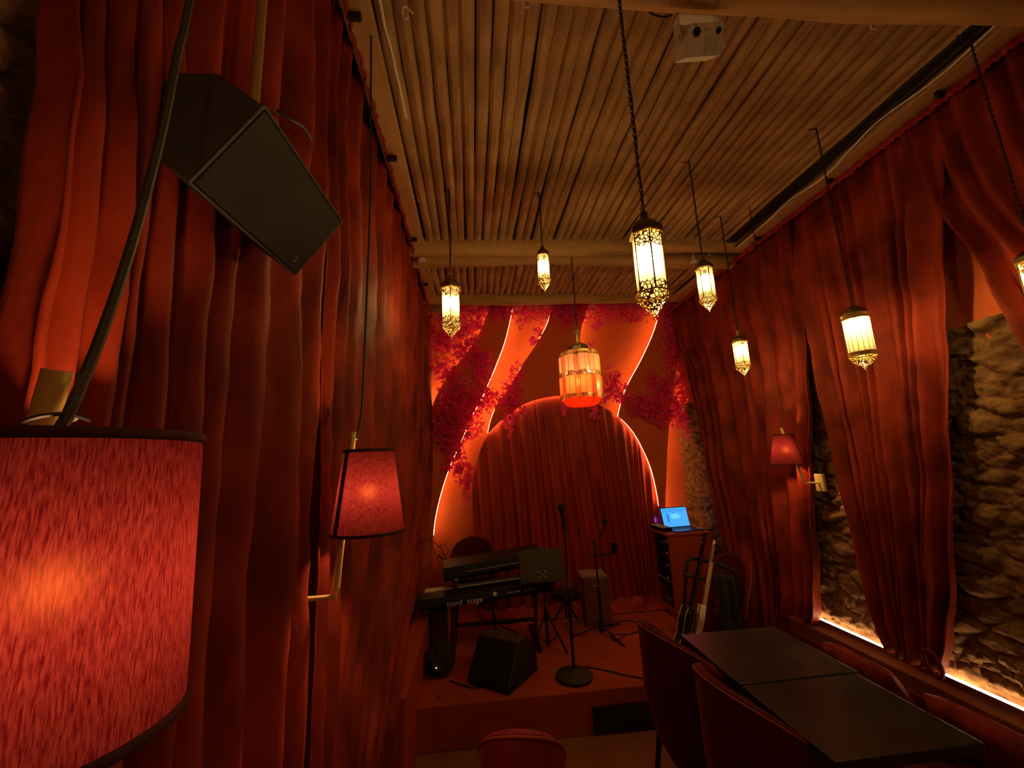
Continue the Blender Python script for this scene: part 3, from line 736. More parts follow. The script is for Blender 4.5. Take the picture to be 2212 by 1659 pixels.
lampN = wall_lamp('large red fabric wall lamp filling the lower left, nearest the camera', cN, .086, .090, .215, -.5, 1,
    arm=(Vector((-.035,-.02,-.02)), tipN), plate=(-.13,-.02,-.05), cable=curve([onx(122,935,-.292), onx(150,890,-.288), onx(205,760,-.29), onx(262,600,-.29), onx(310,440,-.29), onx(355,260,-.29), onx(385,110,-.29), onx(410,0,-.29), (-.30,.43,2.6), (-.34,.47,3.3)]))
zt = onx(108,908,-.30)
tag(MB().tube([zt+Vector((.013*cos(a), .013*sin(a), .004*cos(a))) for a in [2*pi*k/16 for k in range(17)]]+[zt+Vector((.02,.008,.0))], .0016, 5).build('cable_tie', cable_m), 'grey cable tie strapping the cord to the brass rod of the nearest lamp', 'cable tie')
cM = Vector((-.285,1.20,1.535))
tipM = Vector((-.320,1.165,1.80))-cM
wall_lamp('small red fabric wall lamp glowing before the left curtains', cM, .066, .094, .215, -.45, 1, arm=(Vector((-.06,-.06,-.12)), tipM), plate=(-.15,-.06,-.14),
    cable=curve([tipM+cM+Vector((.008,0,-.02)), onx(782,880,-.315), onx(790,700,-.33), onx(800,420,-.34), onx(801,200,-.34), onx(802,20,-.335), onx(803,-60,-.33)]))
cRr = Vector((2.10,2.66,1.60))
tipR = Vector((2.10,2.66,1.845))-cRr
wall_lamp('red fabric wall lamp on the right wall between two curtains', cRr, .062, .105, .20, 2.3, -1, arm=(Vector((.04,-.06,-.10)), Vector((-.01,.0,.245))), plate=(.12,-.10,-.12),
    cable=curve([cRr+Vector((-.01,0,.24)), onx(1690,880,2.12), onx(1668,820,2.14), onx(1660,700,2.15), onx(1655,560,2.16), (2.16,2.75,3.28)]))

# ================================================================ LOUDSPEAKER ON THE LEFT
Wd, Ld = Vector((-.619,.052,-.783)).normalized(), Vector((.063,.998,.017)).normalized()
Nd = Wd.cross(Ld).normalized(); Nd = Nd if Nd.x > 0 else -Nd
V0 = Vector((-.283,.539,2.216))
spk = thing('loudspeaker', 'black angular loudspeaker hanging on the left wall, tilted down', 'speaker', V0)
hexa = [(0,0),(0,.087),(.036,.138),(.112,.140),(.151,.087),(.151,0)]
fn = lambda a, b, l: V0 + Wd*a - Nd*b + Ld*l
body = MB().prism(hexa, fn, 0, .297).build('cabinet', black_cab, bevel=.002)
gr = MB().prism([(.004,0),(.147,0)], lambda a, b, l: fn(a,b,l), .004, .293)
gv = [fn(.004,-.001,.004), fn(.147,-.001,.004), fn(.147,-.001,.293), fn(.004,-.001,.293)]; gv2 = [v - Nd*-.003 for v in gv]
grl = MB().add(gv+gv2, [(0,1,2,3),(4,7,6,5),(0,4,5,1),(1,5,6,2),(2,6,7,3),(3,7,4,0)]).build('grille', grille_m)
fr = MB()
cs = [fn(0,-.001,0), fn(.151,-.001,0), fn(.151,-.001,.297), fn(0,-.001,.297)]
for i in range(4): fr.tube([cs[i], cs[(i+1)%4]], .0022, 6)
frm = fr.build('front_rim', edge_m)
lg = MB(); c = fn(.128,-.0045,.262)
for k in range(4): pass
sq = [c+Wd*.005*cos(a)+Ld*.005*sin(a) for a in (0, pi/2, pi, 3*pi/2, 2*pi)]
sq = [c+Wd*x+Ld*y for x, y in ((-.005,-.005),(.005,-.005),(.005,.005),(-.005,.005),(-.005,-.005))]
for i in range(4): lg.tube([sq[i], sq[i+1]], .0007, 4)
lg.tube([c+Wd*.002-Ld*.002, c+Wd*-.003+Ld*.001], .0007, 4); lg.tube([c+Wd*.002-Ld*.002, c+Wd*.002+Ld*.003], .0007, 4)
lgo = lg.build('logo_badge', mat('badge', (.35,.2,.14), .4, .5))
place(spk, [body, grl, frm, lgo])
pole = MB().tube([(-.352,.640,2.20), (-.352,.640,3.31)], .0085, 16)
po = pole.build('speaker_pole', brass, smooth='auto'); tag(po, 'brass pole from the ceiling holding the black loudspeaker', 'pole')
tag(MB().tube(curve([onx(600,240,-.40), onx(628,258,-.385), onx(655,275,-.385), onx(672,302,-.40)]), .004, 6).build('cable', black), 'black cable looping behind the loudspeaker', 'cable')

# ================================================================ PROJECTOR
prj = thing('ceiling_projector', 'small white projector box on a bracket under the near beam', 'projector', (.795,1.09,3.05))
M = Matrix.Rotation(R(-8), 4, 'Y') @ Matrix.Rotation(R(38), 4, 'X')
MB().box((-.062,-.03,-.045), (.062,.05,.045)).build('case', white_m, prj, bevel=.004, M=M)
MB().lathe([(.014,0),(.014,.004)], 6, M=M @ Matrix.Translation((-.035,-.03,.022)) @ Matrix.Rotation(R(90),4,'X')).build('lens', black_gloss, prj)
MB().lathe([(.009,0),(.009,.004)], 16, M=M @ Matrix.Translation((.042,-.03,.022)) @ Matrix.Rotation(R(90),4,'X')).build('sensor', black_gloss, prj)
MB().box((.0,-.033,-.043), (.045,-.030,.004)).build('front_panel', mat('white_panel', (.6,.6,.5), .4), prj, M=M)
for (x0,x1,z) in ((-.045,-.034,.040),(-.01,.012,.026),(.038,.048,.039)): MB().box((x0,-.0312,z), (x1,-.030,z+.002)).build('print', mat('grey_print', (.3,.3,.32), .6), prj, M=M)
br = MB(); br.box((-.075,-.012,.0), (-.070,.022,.10)); br.box((.070,-.012,.0), (.075,.022,.10)); br.box((-.075,-.012,.095), (.075,.022,.10))
br.build('bracket', white_m, prj)
for s in (-1, 1): MB().tube([(s*.080,-.004,-.016),(s*.082,-.002,.016)], [.004,.007], 8).build('bracket_knob', white_m, prj)
for k in range(2): MB().box((-.012+.02*k,.0,.1), (-.006+.02*k,.008,.106)).build('screw', iron, prj)
tag(MB().tube(curve([(.635,1.14,3.27),(.66,1.13,3.21),(.70,1.12,3.185),(.725,1.115,3.19)]), .003, 6).build('cable', iron), 'dark cable curling from the near beam to the projector', 'cable')
for lab, px, py in (('white spotlight under the left end of the beam pair', 912, 556), ('white spotlight under the right end of the beam pair', 1498, 560)):
    p = ony(px, py, 3.02); s = thing('spotlight', lab, 'spotlight', p)
    MB().lathe([(.012,.03),(.016,.02),(.02,.0),(.030,-.022),(.028,-.026),(.004,-.024)], 16).build('lamp_head', white_m, s, smooth='auto')
    MB().tube([(0,0,.03),(0,0,.065)], .004, 6).build('mount', white_m, s)
p = ony(936, 547, 3.0); tag(MB().box((p.x-.035,2.99,p.z-.012),(p.x+.035,3.03,p.z+.012)).build('bracket_box', black), 'small black box wedged between the two logs of the beam pair', 'box')

# ================================================================ RIGHT: banquette, rail, tables, cushions, chairs
bq = thing('banquette', 'long dark red banquette along the right wall', 'bench', (2.0,1.4,0))
parts = [MB().box((1.80,-.6,0), (2.20,2.70,.28)).build('base', brown_m), MB().box((1.78,-.6,.28), (2.19,2.70,.36)).build('seat', velvet_seat, bevel=.02),
         MB().box((2.17,-.6,.3), (2.27,3.02,.47)).build('back_rest', velvet_seat, bevel=.015)]
place(bq, parts)
tag(MB().box((2.20,-.6,.47), (2.335,3.04,.535)).box((2.296,-.6,.53), (2.304,3.04,.562)).build('wall_rail', brown_m, bevel=.008), 'brown wooden rail topping the banquette back, carrying the light tube', 'rail')  # thin upright lip added to keep the tube's light off the rail
tag(MB().tube([(2.318,.9,.560), (2.318,3.02,.560)], .006, 8).build('light_strip', ledge_m), 'bright light tube lying on the rail under the stone wall', 'light strip')
def cushion(label, c, w, h, d, rz, rx, m, seed):
    vs = []; fs = []; n = 18
    for s in (1, -1):
        for j in range(n+1):
            for i in range(n+1):
                u = -1+2*i/n; v = -1+2*j/n
                e = max(0, (1-u**4))**.5*max(0, (1-v**4))**.5
                pin = 1-.08*(u*u*v*v)
                vs.append(Vector((u*w/2*pin, s*d/2*e, v*h/2*pin + .01*noise.noise(Vector((u*2, v*2, seed)))*e)))
    for s in (0, 1):
        o = s*(n+1)**2
        for j in range(n):
            for i in range(n): a = o+j*(n+1)+i; fs.append((a, a+1, a+n+2, a+n+1))
    Mx = Matrix.Translation(c) @ Matrix.Rotation(rz, 4, 'Z') @ Matrix.Rotation(rx, 4, 'X')
    o = MB().add(vs, fs).build('cushion', m, smooth=True); o.matrix_world = Mx
    return tag(o, label, 'cushion', 'cushions on the banquette')
cushion('red velvet cushion on the banquette at the far table, leaning on the rail', (2.04,2.27,.485), .44, .28, .11, R(90), R(-28), velvet, 1)
cushion('red velvet cushion on the banquette at the near table, right lower corner', (2.04,1.70,.485), .48, .28, .11, R(90), R(-28), velvet, 2)
cushion('dark fringed cushion lying between the two red cushions', (1.97,1.985,.44), .26, .20, .09, R(82), R(-30), jacket_m, 3)
cushion('red velvet cushion nearest the camera at the picture edge', (2.04,1.14,.485), .48, .28, .11, R(90), R(-28), velvet, 4)
def table(label, x0, x1, y0, y1, z=.75):
    cx, cy = (x0+x1)/2, (y0+y1)/2; t = thing('bar_table', label, 'table', (cx, cy, 0), 0, 'black tables before the banquette')
    w, d = (x1-x0)/2, (y1-y0)/2
    MB().box((-w,-d,z-.035), (w,d,z)).build('tabletop', table_m, t, bevel=.004)
    MB().tube([(0,0,.03),(0,0,z-.035)], .03, 16).build('column', iron, t, smooth='auto')
    MB().box((-.2,-.2,0), (.2,.2,.02)).build('base', iron, t, bevel=.005)
    return t
table('black square table nearer the camera before the banquette', 1.08, 1.60, 1.38, 1.835)
table('black square table farther from the camera before the banquette', 1.08, 1.62, 1.845, 2.36)
def tub_chair(name, label, x, y, rz, z0=0, hb=.84, w=.27, m=None, m2=None):
    t = thing(name, label, 'chair', (x, y, z0), rz, 'velvet tub chairs')
    m = m or velvet_seat; N = 40; K = 8; vs = []; fs = []; th = .035; amax = R(128)
    def ht(a):
        c = cos(a*.5)
        return .44 + (hb-.44)*max(0, cos(a*.72))**.55 if abs(a) < R(125) else .46
    prof_n = 0
    for i in range(N+1):
        a = -amax+2*amax*i/N; top = ht(a); lo = .22; r0 = w; fl = 1+.04*(top-.45)/.4
        dirv = Vector((-cos(a), sin(a)*.98, 0))
        pr = []
        for k in range(K+1):
            z = lo+(top-th/2-lo)*k/K; pr.append((r0*(.62+.38*min(1, (z-lo)/.28)**.6)*(1+.05*(z-.3)), z))
        for k in range(5):
            g = pi*k/4*1.0; pr.append((pr[K][0]-th/2+th/2*cos(g), top-th/2+th/2*sin(g)))
        inner = [(p[0]-th, p[1]) for p in pr[:K+1]][::-1]
        pr += inner; prof_n = len(pr)
        vs += [dirv*p[0]+Vector((0,0,p[1])) for p in pr]
    for i in range(N):
        for k in range(prof_n): fs.append((i*prof_n+k, i*prof_n+(k+1)%prof_n, (i+1)*prof_n+(k+1)%prof_n, (i+1)*prof_n+k))
    fs += [tuple(range(prof_n)), tuple(N*prof_n+k for k in range(prof_n))]
    bk = MB().add(vs, fs).build('backrest', m, t, smooth='auto')
    pip = MB(); pts = []
    for i in range(N+1):
        a = -amax+2*amax*i/N; z = ht(a)-.012; rr = w*(1+.05*(z-.3))+.001
        pts.append(Vector((-cos(a)*rr, sin(a)*.98*rr, z)))
    pip.tube(pts, .004, 6); pip.build('piping', m2 or mat('piping_rose', (.36,.05,.04), .6), bk)
    MB().lathe([(.08,.29),(w*.60,.30),(w*.74,.36),(w*.84,.42),(w*.8,.45),(.02,.462)], 32).build('seat', m, t, smooth='auto')
    for sx in (-1, 1):
        for sy in (-1, 1): MB().tube([(sx*.14,sy*.14,.31),(sx*.18,sy*.18,0)], [.016,.010], 10).build('leg', iron, t)
    return t
tub_chair('tub_chair', 'red velvet tub chair at the far table, its back to the stage floor', 1.09, 2.27, R(8), hb=.86, w=.25)
tub_chair('tub_chair', 'red velvet tub chair at the near table, in front of the other table chair', 1.12, 1.74, R(4), hb=.86, w=.25)
tub_chair('tub_chair', 'magenta velvet chair back at the bottom edge, nearest the camera', .145, 1.70, R(80), hb=.83, w=.15, m=mat('velvet_magenta', (.24,.012,.035), .7, sheen=.5))
tub_chair('tub_chair', 'red velvet tub chair by the right curtain, behind the guitars', 2.03, 3.46, R(-140), hb=.86, w=.18)
tub_chair('tub_chair', 'red velvet tub chair on stage behind the keyboard', -.02, 4.10, R(-90), z0=ZS, hb=.76, w=.21)

# ================================================================ STAGE GEAR
# keyboard (rear side towards the room)
kb = thing('stage_keyboard', 'long black stage keyboard with white lettering on its rear', 'keyboard', (.08,3.80,.60))
ang = R(4)
KM = Matrix.Translation((.08,3.72,.66)) @ Matrix.Rotation(R(5), 4, 'Z') @ Matrix.Rotation(R(-2.5), 4, 'Y')
parts = [MB().prism([(-.14,-.035),(-.16,-.01),(-.14,.045),(.0,.055),(.16,.02),(.16,-.04)], lambda u, v, d: Vector((d, u, v)), -.54, .54).build('body', gear_m, bevel=.004, M=KM)]
kk = MB()
for i in range(52): kk.box((-.50+i*.0195,.045,.034), (-.4815+i*.0195,.155,.046))
parts.append(kk.build('white_keys', white_dim, M=KM)); parts[-1]['kind'] = 'stuff'
place(kb, parts)
def textmesh(s, size, M, m, parent, ext=.0006, name='lettering'):
    cu = bpy.data.curves.new('t', 'FONT'); cu.body = s; cu.size = size; cu.extrude = ext; cu.resolution_u = 3
    tmp = bpy.data.objects.new('t', cu); COL.objects.link(tmp)
    dg = bpy.context.evaluated_depsgraph_get(); me = bpy.data.meshes.new_from_object(tmp.evaluated_get(dg))
    bpy.data.objects.remove(tmp); me.transform(M); me.materials.clear(); me.materials.append(m)
    o = bpy.data.objects.new(name, me); COL.objects.link(o); place(parent, [o]); return o
for w_, x_ in (('nord', -.33), ('stage', -.175)): textmesh(w_, .056, KM @ Matrix.Translation((x_,-.163,-.024)) @ Matrix.Rotation(R(90), 4, 'X') @ Matrix.Scale(1.1, 4, (1,0,0)), white_dim, kb)
cn = MB()
cn.lathe([(.016,0),(.016,.004)], 16, M=KM @ Matrix.Translation((.05,-.158,.018)) @ Matrix.Rotation(R(90),4,'X'))
for i in range(5): cn.lathe([(.006,0),(.006,.004)], 10, M=KM @ Matrix.Translation((.16+i*.022,-.158,.01)) @ Matrix.Rotation(R(90),4,'X'))
for i in range(3): cn.lathe([(.005,0),(.005,.004)], 8, M=KM @ Matrix.Translation((.30+i*.03,-.158,.01)) @ Matrix.Rotation(R(90),4,'X'))
c_ = cn.build('connectors', white_dim); place(kb, [c_])
k2 = thing('stage_keyboard', 'second black keyboard raised on the tier above the lettered one', 'keyboard', (.12,3.86,.78))
KM2 = Matrix.Translation((.12,3.86,.835)) @ Matrix.Rotation(R(5), 4, 'Z') @ Matrix.Rotation(R(-4.5), 4, 'Y')
place(k2, [MB().prism([(-.13,-.045),(-.15,-.02),(-.12,.06),(.14,.075),(.16,-.03)], lambda u, v, d: Vector((d, u, v)), -.40, .46).build('body', gear_m, bevel=.006, M=KM2),
           MB().prism([(-.148,.0),(-.158,.006),(-.150,.016),(-.14,.01)], lambda u, v, d: Vector((d, u, v)), -.22, .40).build('rear_bar', mat('grey_bar', (.09,.085,.08), .4), M=KM2)])
ks = thing('keyboard_stand', 'column keyboard stand carrying both keyboards', 'stand', (.1,3.8,ZS))
pr = []
for x in (-.20, .47):
    pr.append(MB().tube([(x,3.72,ZS+.02),(x+.01,3.66,.60),(x+.04,3.60,.80)], .018, 10).build('column', mat('stand_maroon', (.09,.03,.025), .5)))
    pr.append(MB().box((x-.02,3.50,ZS), (x+.02,4.02,ZS+.03)).build('foot', iron, bevel=.004))
    pr.append(MB().box((x-.012,3.62,.595), (x+.012,3.98,.615)).build('lower_arm', iron))
    pr.append(MB().box((x+.01,3.62,.765), (x+.034,3.98,.785)).build('upper_arm', iron))
pr.append(MB().tube([(-.20,3.72,.42),(.47,3.72,.42)], .014, 10).build('cross_bar', iron))
place(ks, pr)
tag(MB().box((-.37,3.66,ZS), (-.25,3.86,.56)).build('gear_case', purple_m, bevel=.01), 'dark purple upright case under the left end of the keyboard', 'case')
# music stand
ms = thing('music_stand', 'tripod music stand with an olive black desk plate', 'music stand', (.545,3.55,ZS))
z = ZS
tri = MB()
MB().tube([(0,0,.03),(-.005,0,.30)], .013, 10).build('lower_tube', iron, ms); MB().tube([(-.005,0,.28),(-.02,0,.62)], .009, 10).build('upper_tube', iron, ms)
MB().lathe([(.022,.22),(.022,.27)], 12).build('collar', black, ms)
for a in (200, 320, 80):
    c_, s_ = cos(R(a)), sin(R(a)); l = MB(); l.tube([(.02*c_,.02*s_,.24),(.17*c_,.17*s_,.006)], .008, 8); lo_ = l.build('leg', iron, ms)
    b_ = MB(); b_.tube([(0.01*c_,0.01*s_,.05),(.10*c_,.10*s_,.12)], .005, 6); b_.build('brace', iron, lo_)
Mm = Matrix.Translation((-.022,-.02,.63)) @ Matrix.Rotation(R(-12), 4, 'X')
dpl = MB().prism([(-.175,-.125),(.178,-.125),(.178,.115),(.06,.118),(.01,.135),(-.06,.118),(-.16,.118),(-.175,.105)], lambda u, v, d: Vector((u, d, v)), -.003, .0).build('desk_plate', olive_m, ms, M=Mm)
MB().box((-.178,0,-.13), (.18,.045,-.125)).build('lip', olive_m, ms, M=Mm)
rv = MB()
for (u, v) in ((-.025,-.05),(.025,-.05),(-.025,-.09),(.025,-.09),(0,-.07)): rv.lathe([(.005,0),(.005,.003)], 8, M=Mm @ Matrix.Translation((u,-.003,v)) @ Matrix.Rotation(R(90),4,'X'))
rv.build('rivets', white_dim, dpl)
# round base mic stand
m1 = thing('microphone_stand', 'straight microphone stand on a round cast base at the stage front', 'microphone stand', (.640,3.085,ZS))
MB().lathe([(.118,0),(.125,.008),(.125,.022),(.110,.034),(.03,.045),(.016,.06)], 36).build('round_base', mat('cast_iron', (.05,.045,.035), .6, .3), m1, smooth='auto')
MB().tube([(0,0,.04),(0,0,.62)], .0105, 12).build('lower_tube', iron, m1); MB().tube([(0,0,.60),(0,0,.98)], .007, 10).build('upper_tube', iron, m1)
MB().lathe([(.014,.56),(.015,.575),(.015,.655),(.012,.67)], 12).build('clutch', mat('clutch_grey', (.12,.11,.10), .4, .5), m1)
def microphone(label, base, d, body=black, s=1.0):
    d = Vector(d).normalized(); base = Vector(base); t = thing('microphone', label, 'microphone', base)
    o1 = MB().tube([base, base+d*.10*s, base+d*.115*s], [.010*s,.016*s,.019*s], 12).build('handle', body)
    hd = MB().tube([base+d*(.115+.05*k/6)*s for k in range(7)], [(.019+.007*sin(pi*(k+.8)/7.6))*s if k < 6 else .010*s for k in range(7)], 14).build('grille_head', gear_m, smooth=True)
    cl = MB().tube([base-d*.02, base+d*.04], .016*s, 10).build('clip', black)
    place(t, [o1, hd, cl]); return t
microphone('black microphone upright on the round based stand', (.64,3.085,ZS+.975), (-.10,0,1))
MB()
# boom mic stand
m2 = thing('microphone_stand', 'tripod boom microphone stand before the wooden box drum', 'microphone stand', (1.04,3.75,ZS))
MB().tube([(0,0,.02),(0,0,.35)], .012, 10).build('lower_tube', iron, m2); MB().tube([(0,0,.33),(-.01,0,.74)], .008, 10).build('upper_tube', iron, m2)
MB().lathe([(.022,.02),(.026,.05),(.022,.10)], 12).build('hub', black, m2)
for (dx, dy) in ((-.27,-.02),(.09,-.28),(.20,.16)):
    MB().tube([(0,0,.06),(dx,dy,.008)], .008, 8).build('leg', iron, m2)
MB().tube([(-.12,0,.55),(.055,-.02,.80)], .006, 8).build('boom_arm', mat('boom_grey', (.16,.12,.10), .35, .6), m2)
MB().lathe([(.013,.69),(.016,.71),(.013,.74)], 10).build('clutch', black, m2)
MB().box((.0,-.02,.62), (.17,.02,.63)).build('tray_arm', iron, m2)
microphone('silver and black microphone tilted on the boom arm', (1.085,3.73,ZS+.79), (.35,-.05,.8), body=chrome, s=.9)
cup = MB().lathe([(.026,0),(.024,.05),(.030,.085),(.028,.085),(.022,.02),(.002,.01)], 20, c=(1.205,3.75,ZS+.63)).build('cup', gear_m, smooth='auto'); tag(cup, 'dark cup held on the arm of the boom stand', 'cup')
# wooden box drum
cj = thing('cajon', 'wooden box drum with a pale seat top, standing before the stage curtain', 'drum', (1.075,4.00,ZS), R(-6))
MB().box((-.115,-.11,.0), (.115,.13,.40)).build('body', cajon_m, cj, bevel=.008)
MB().box((-.13,-.10,.40), (.10,.14,.415)).build('seat_top', cajon_top, cj, bevel=.004)
MB().box((-.035,-.113,.335), (.035,-.109,.345)).build('name_plate', mat('plate_cream', (.45,.3,.22), .5), cj)
# stool, dark, behind the mic
st = thing('drum_stool', 'dark round stool in the shade before the stage curtain', 'stool', (.80,4.02,ZS))
MB().lathe([(.02,.22),(.13,.225),(.14,.25),(.13,.28),(.02,.285)], 24).build('seat', black, st, smooth='auto')
for a in (30,150,270): MB().tube([(0,0,.2),(.13*cos(R(a)),.13*sin(R(a)),.006)], .008, 8).build('leg', chrome if a == 270 else iron, st)
MB().tube([(0,0,.05),(0,0,.22)], .012, 10).build('post', iron, st)
# monitor wedge
wd = thing('stage_monitor', 'black wedge floor monitor lying on the stage front', 'speaker', (.17,3.20,ZS), R(-38))
P_ = [(-.19,0),(-.17,.14),(-.06,.27),(.05,.26),(.20,.03),(.19,0)]
MB().prism(P_, lambda u, v, d: Vector((d, -u, v)), -.17, .17).build('cabinet', mat('monitor_black', (.016,.019,.022), .5, bump=(120, U, .3, .001)), wd, bevel=.014)
pn = [(.062,.252),(.190,.052)]
g = MB(); a0, b0 = Vector(pn[0]), Vector(pn[1]); nrm = Vector((.79,.60))
vsx = [];
for (p2, off) in ((a0,.001),(b0,.001),(b0,.006),(a0,.006)):
    for d in (-.15,.15): pp = p2+nrm*off; vsx.append(Vector((d,-pp.x,pp.y)))
g.add(vsx, [(0,1,3,2),(2,3,5,4),(4,5,7,6),(6,7,1,0),(0,2,4,6),(1,7,5,3)]); g.build('grille', grille_m, wd)
MB().tube([(-.05,.12,.215),(.05,.12,.215)], .008, 8).build('handle', black, wd)
# small gear
pb = thing('gear_bag', 'black gear bag with a tiny lit indicator, left front of the stage', 'bag', (-.27,3.35,ZS))
b = bmesh.new(); bmesh.ops.create_icosphere(b, subdivisions=3, radius=1)
for v in b.verts:
    k = 1+.18*noise.noise(v.co*1.7); v.co = Vector((v.co.x*.11*k, v.co.y*.14*k, max(0, v.co.z*.11*k+.09)))
me = bpy.data.meshes.new('bag_body'); b.to_mesh(me); b.free(); me.materials.append(jacket_m); bo = bpy.data.objects.new('bag_body', me); COL.objects.link(bo); bo.parent = pb
MB().lathe([(.004,0),(.004,.003)], 8, c=(-.02,-.15,.09)).build('indicator', red_dot, pb)
tag(MB().tube(curve([(-.20,3.2,ZS+.008),(-.05,3.08,ZS+.008),(.05,3.10,ZS+.008)]), .005, 6).build('cable', black), 'black cable running from the gear bag to the floor monitor', 'cable')
sb = thing('jack_adapter', 'small metal adapter lying at the front left of the stage', 'adapter', onz(947,1502,ZS+.01))
MB().tube([(0,0,0),(.012,-.02,0)], .006, 8).build('plug', chrome, sb); MB().tube([(-.01,.015,0),(0,0,0)], .004, 8).build('sleeve', white_dim, sb)
# cables on the stage
def scable(label, pts, r=.0045): 
    P = [onz(px, py, ZS) for px, py in pts]; P = [Vector((p.x, p.y, ZS+r+.001)) for p in P]
    tag(MB().tube(curve(P, 6), r, 6).build('cable', black), label, 'cable')
scable('black cable crossing the stage front to the right of the round base', [(1262,1442),(1300,1448),(1350,1460),(1408,1470)])
scable('looped black cable on the stage right of the box drum', [(1330,1345),(1360,1342),(1385,1352),(1380,1365),(1350,1372),(1320,1372),(1330,1385),(1350,1375)])
scable('black cable running back from the music stand to the curtain', [(1080,1352),(1110,1365),(1140,1382),(1165,1395)])
# folded wire music stand behind the keyboard
wm = thing('wire_music_stand', 'thin dark wire music stand leaning left behind the keyboards', 'music stand', (-.33,4.12,ZS))
w_ = MB(); y_ = 4.12
Q = lambda px, py: ony(px, py, y_)
w_.tube([Q(927,1165), Q(950,1180), Q(962,1205), Q(968,1232)], .004, 6); w_.tube([Q(927,1165), Q(945,1205), Q(948,1225)], .003, 5); w_.tube(curve([Q(945,1182), Q(958,1176), Q(968,1184), Q(966,1200)]), .003, 5); w_.tube([Q(947,1200), Q(962,1212), Q(985,1222), Q(1002,1230)], .009, 6)
place(wm, [w_.build('wire_frame', iron), MB().tube([(Q(975,1222)), (-.20,y_,.5), (-.22,y_,ZS+.01)], .009, 8).build('pole', iron)])

# ================================================================ DESK, RACK, LAPTOP
dk = thing('stage_desk', 'orange cabinet desk at the right of the stage, its side open on gear', 'desk', (2.02,4.2,0))
DX0, DX1, DY0, DY1, DZ = 1.80, 2.24, 3.98, 4.385, .965
place(dk, [MB().box((DX0,DY0-.01,DZ-.025), (DX1,DY1,DZ)).build('desktop', desk_m, bevel=.003), MB().box((DX0+.01,DY0,0), (DX1,DY0+.02,DZ-.025)).build('front_panel', desk_m),
           MB().box((DX1-.02,DY0+.02,0), (DX1,DY1,DZ-.025)).build('side_panel', desk_m), MB().box((DX0+.01,DY1-.02,0), (DX1-.02,DY1,DZ-.025)).build('back_panel', desk_m),
           MB().box((DX0+.01,DY0+.02,0), (DX1-.02,DY1-.02,.28)).build('bottom_box', desk_m)])
zz = .30; gear_l = ['black rack unit with a white plug, topmost in the desk', 'black rack unit second from the top in the desk', 'black rack unit in the middle of the desk', 'black rack unit fourth from the top in the desk']
for i, lab in enumerate(gear_l):
    zt = .92-i*.115; o = thing('rack_unit', lab, 'rack unit', (1.98,4.18,zt-.095), 0, 'rack gear in the desk')
    MB().box((-.15,-.16,0), (.12,.16,.09)).build('case', gear_m, o, bevel=.003)
    k = MB()
    for j in range(5+i*2): k.lathe([(.0045,0),(.0045,.006)], 8, M=Matrix.Translation((-.15,-.13+j*.03,.045)) @ Matrix.Rotation(R(-90),4,'Y'))
    k.build('knobs', white_dim if i in (0,3) else edge_m, o)
    MB().box((-.153,-.14+.02*i,.06), (-.150,-.10+.02*i,.072)).build('label_plate', white_dim, o)
o = thing('power_box', 'dark power box with yellow green cables at the foot of the desk', 'power box', (1.97,4.18,.28))
MB().box((-.13,-.15,0), (.10,.14,.12)).build('case', purple_m, o, bevel=.004); MB().tube(curve([(-.13,-.1,.10),(-.15,-.05,.06),(-.145,.02,.08),(-.13,.08,.05)]), .004, 6).build('lead', mat('yellow_lead', (.3,.35,.05), .5), o)
# laptop
lp = thing('laptop', 'open laptop with a bright blue screen on the orange desk', 'laptop', (2.05,4.14,DZ), R(6))
MB().box((-.15,-.11,0), (.15,.10,.012)).build('base', grey_base, lp, bevel=.003)
MB().box((-.135,-.01,.012), (.135,.085,.0135)).build('keys', black, lp)
LM = Matrix.Translation((0,.10,.012)) @ Matrix.Rotation(R(-14), 4, 'X')
lid = MB().box((-.15,0,0), (.15,.006,.20)).build('lid', black, lp, M=LM, bevel=.002)
sc = MB().box((-.142,-.001,.008), (.142,.0,.192)).build('screen', screen_m, lid, M=LM)
MB().box((-.045,-.002,.085), (.05,-.001,.135)).build('dialog_window', screen_l, lid, M=LM)
s2 = MB()
for (x0,x1,z0_,z1_) in ((-.13,.13,.172,.176),(-.135,.12,.158,.161),(-.13,-.115,.145,.150),(-.09,-.075,.06,.135),(-.03,.0,.142,.147),(.07,.085,.142,.147),(.028,.045,.128,.133)): s2.box((x0,-.0024,z0_), (x1,-.001,z1_))
s2.build('screen_text', screen_d, lid, M=LM)
mxr = thing('mixer', 'small black mixer with rows of knobs left of the laptop', 'mixer', (1.845,4.23,DZ), R(4))
MB().box((-.035,-.13,0), (.065,.13,.035)).build('case', gear_m, mxr, bevel=.004)
k = MB()
for i in range(4):
    for j in range(9): k.lathe([(.005,.035),(.004,.045)], 8, c=(-.022+i*.025,-.115+j*.028,0))
k.build('knobs', white_dim, mxr)
tag(MB().box((2.19,4.06,DZ), (2.235,4.16,DZ+.02)).build('leather_pouch', tan_m, bevel=.008), 'small tan pouch right of the laptop', 'pouch')

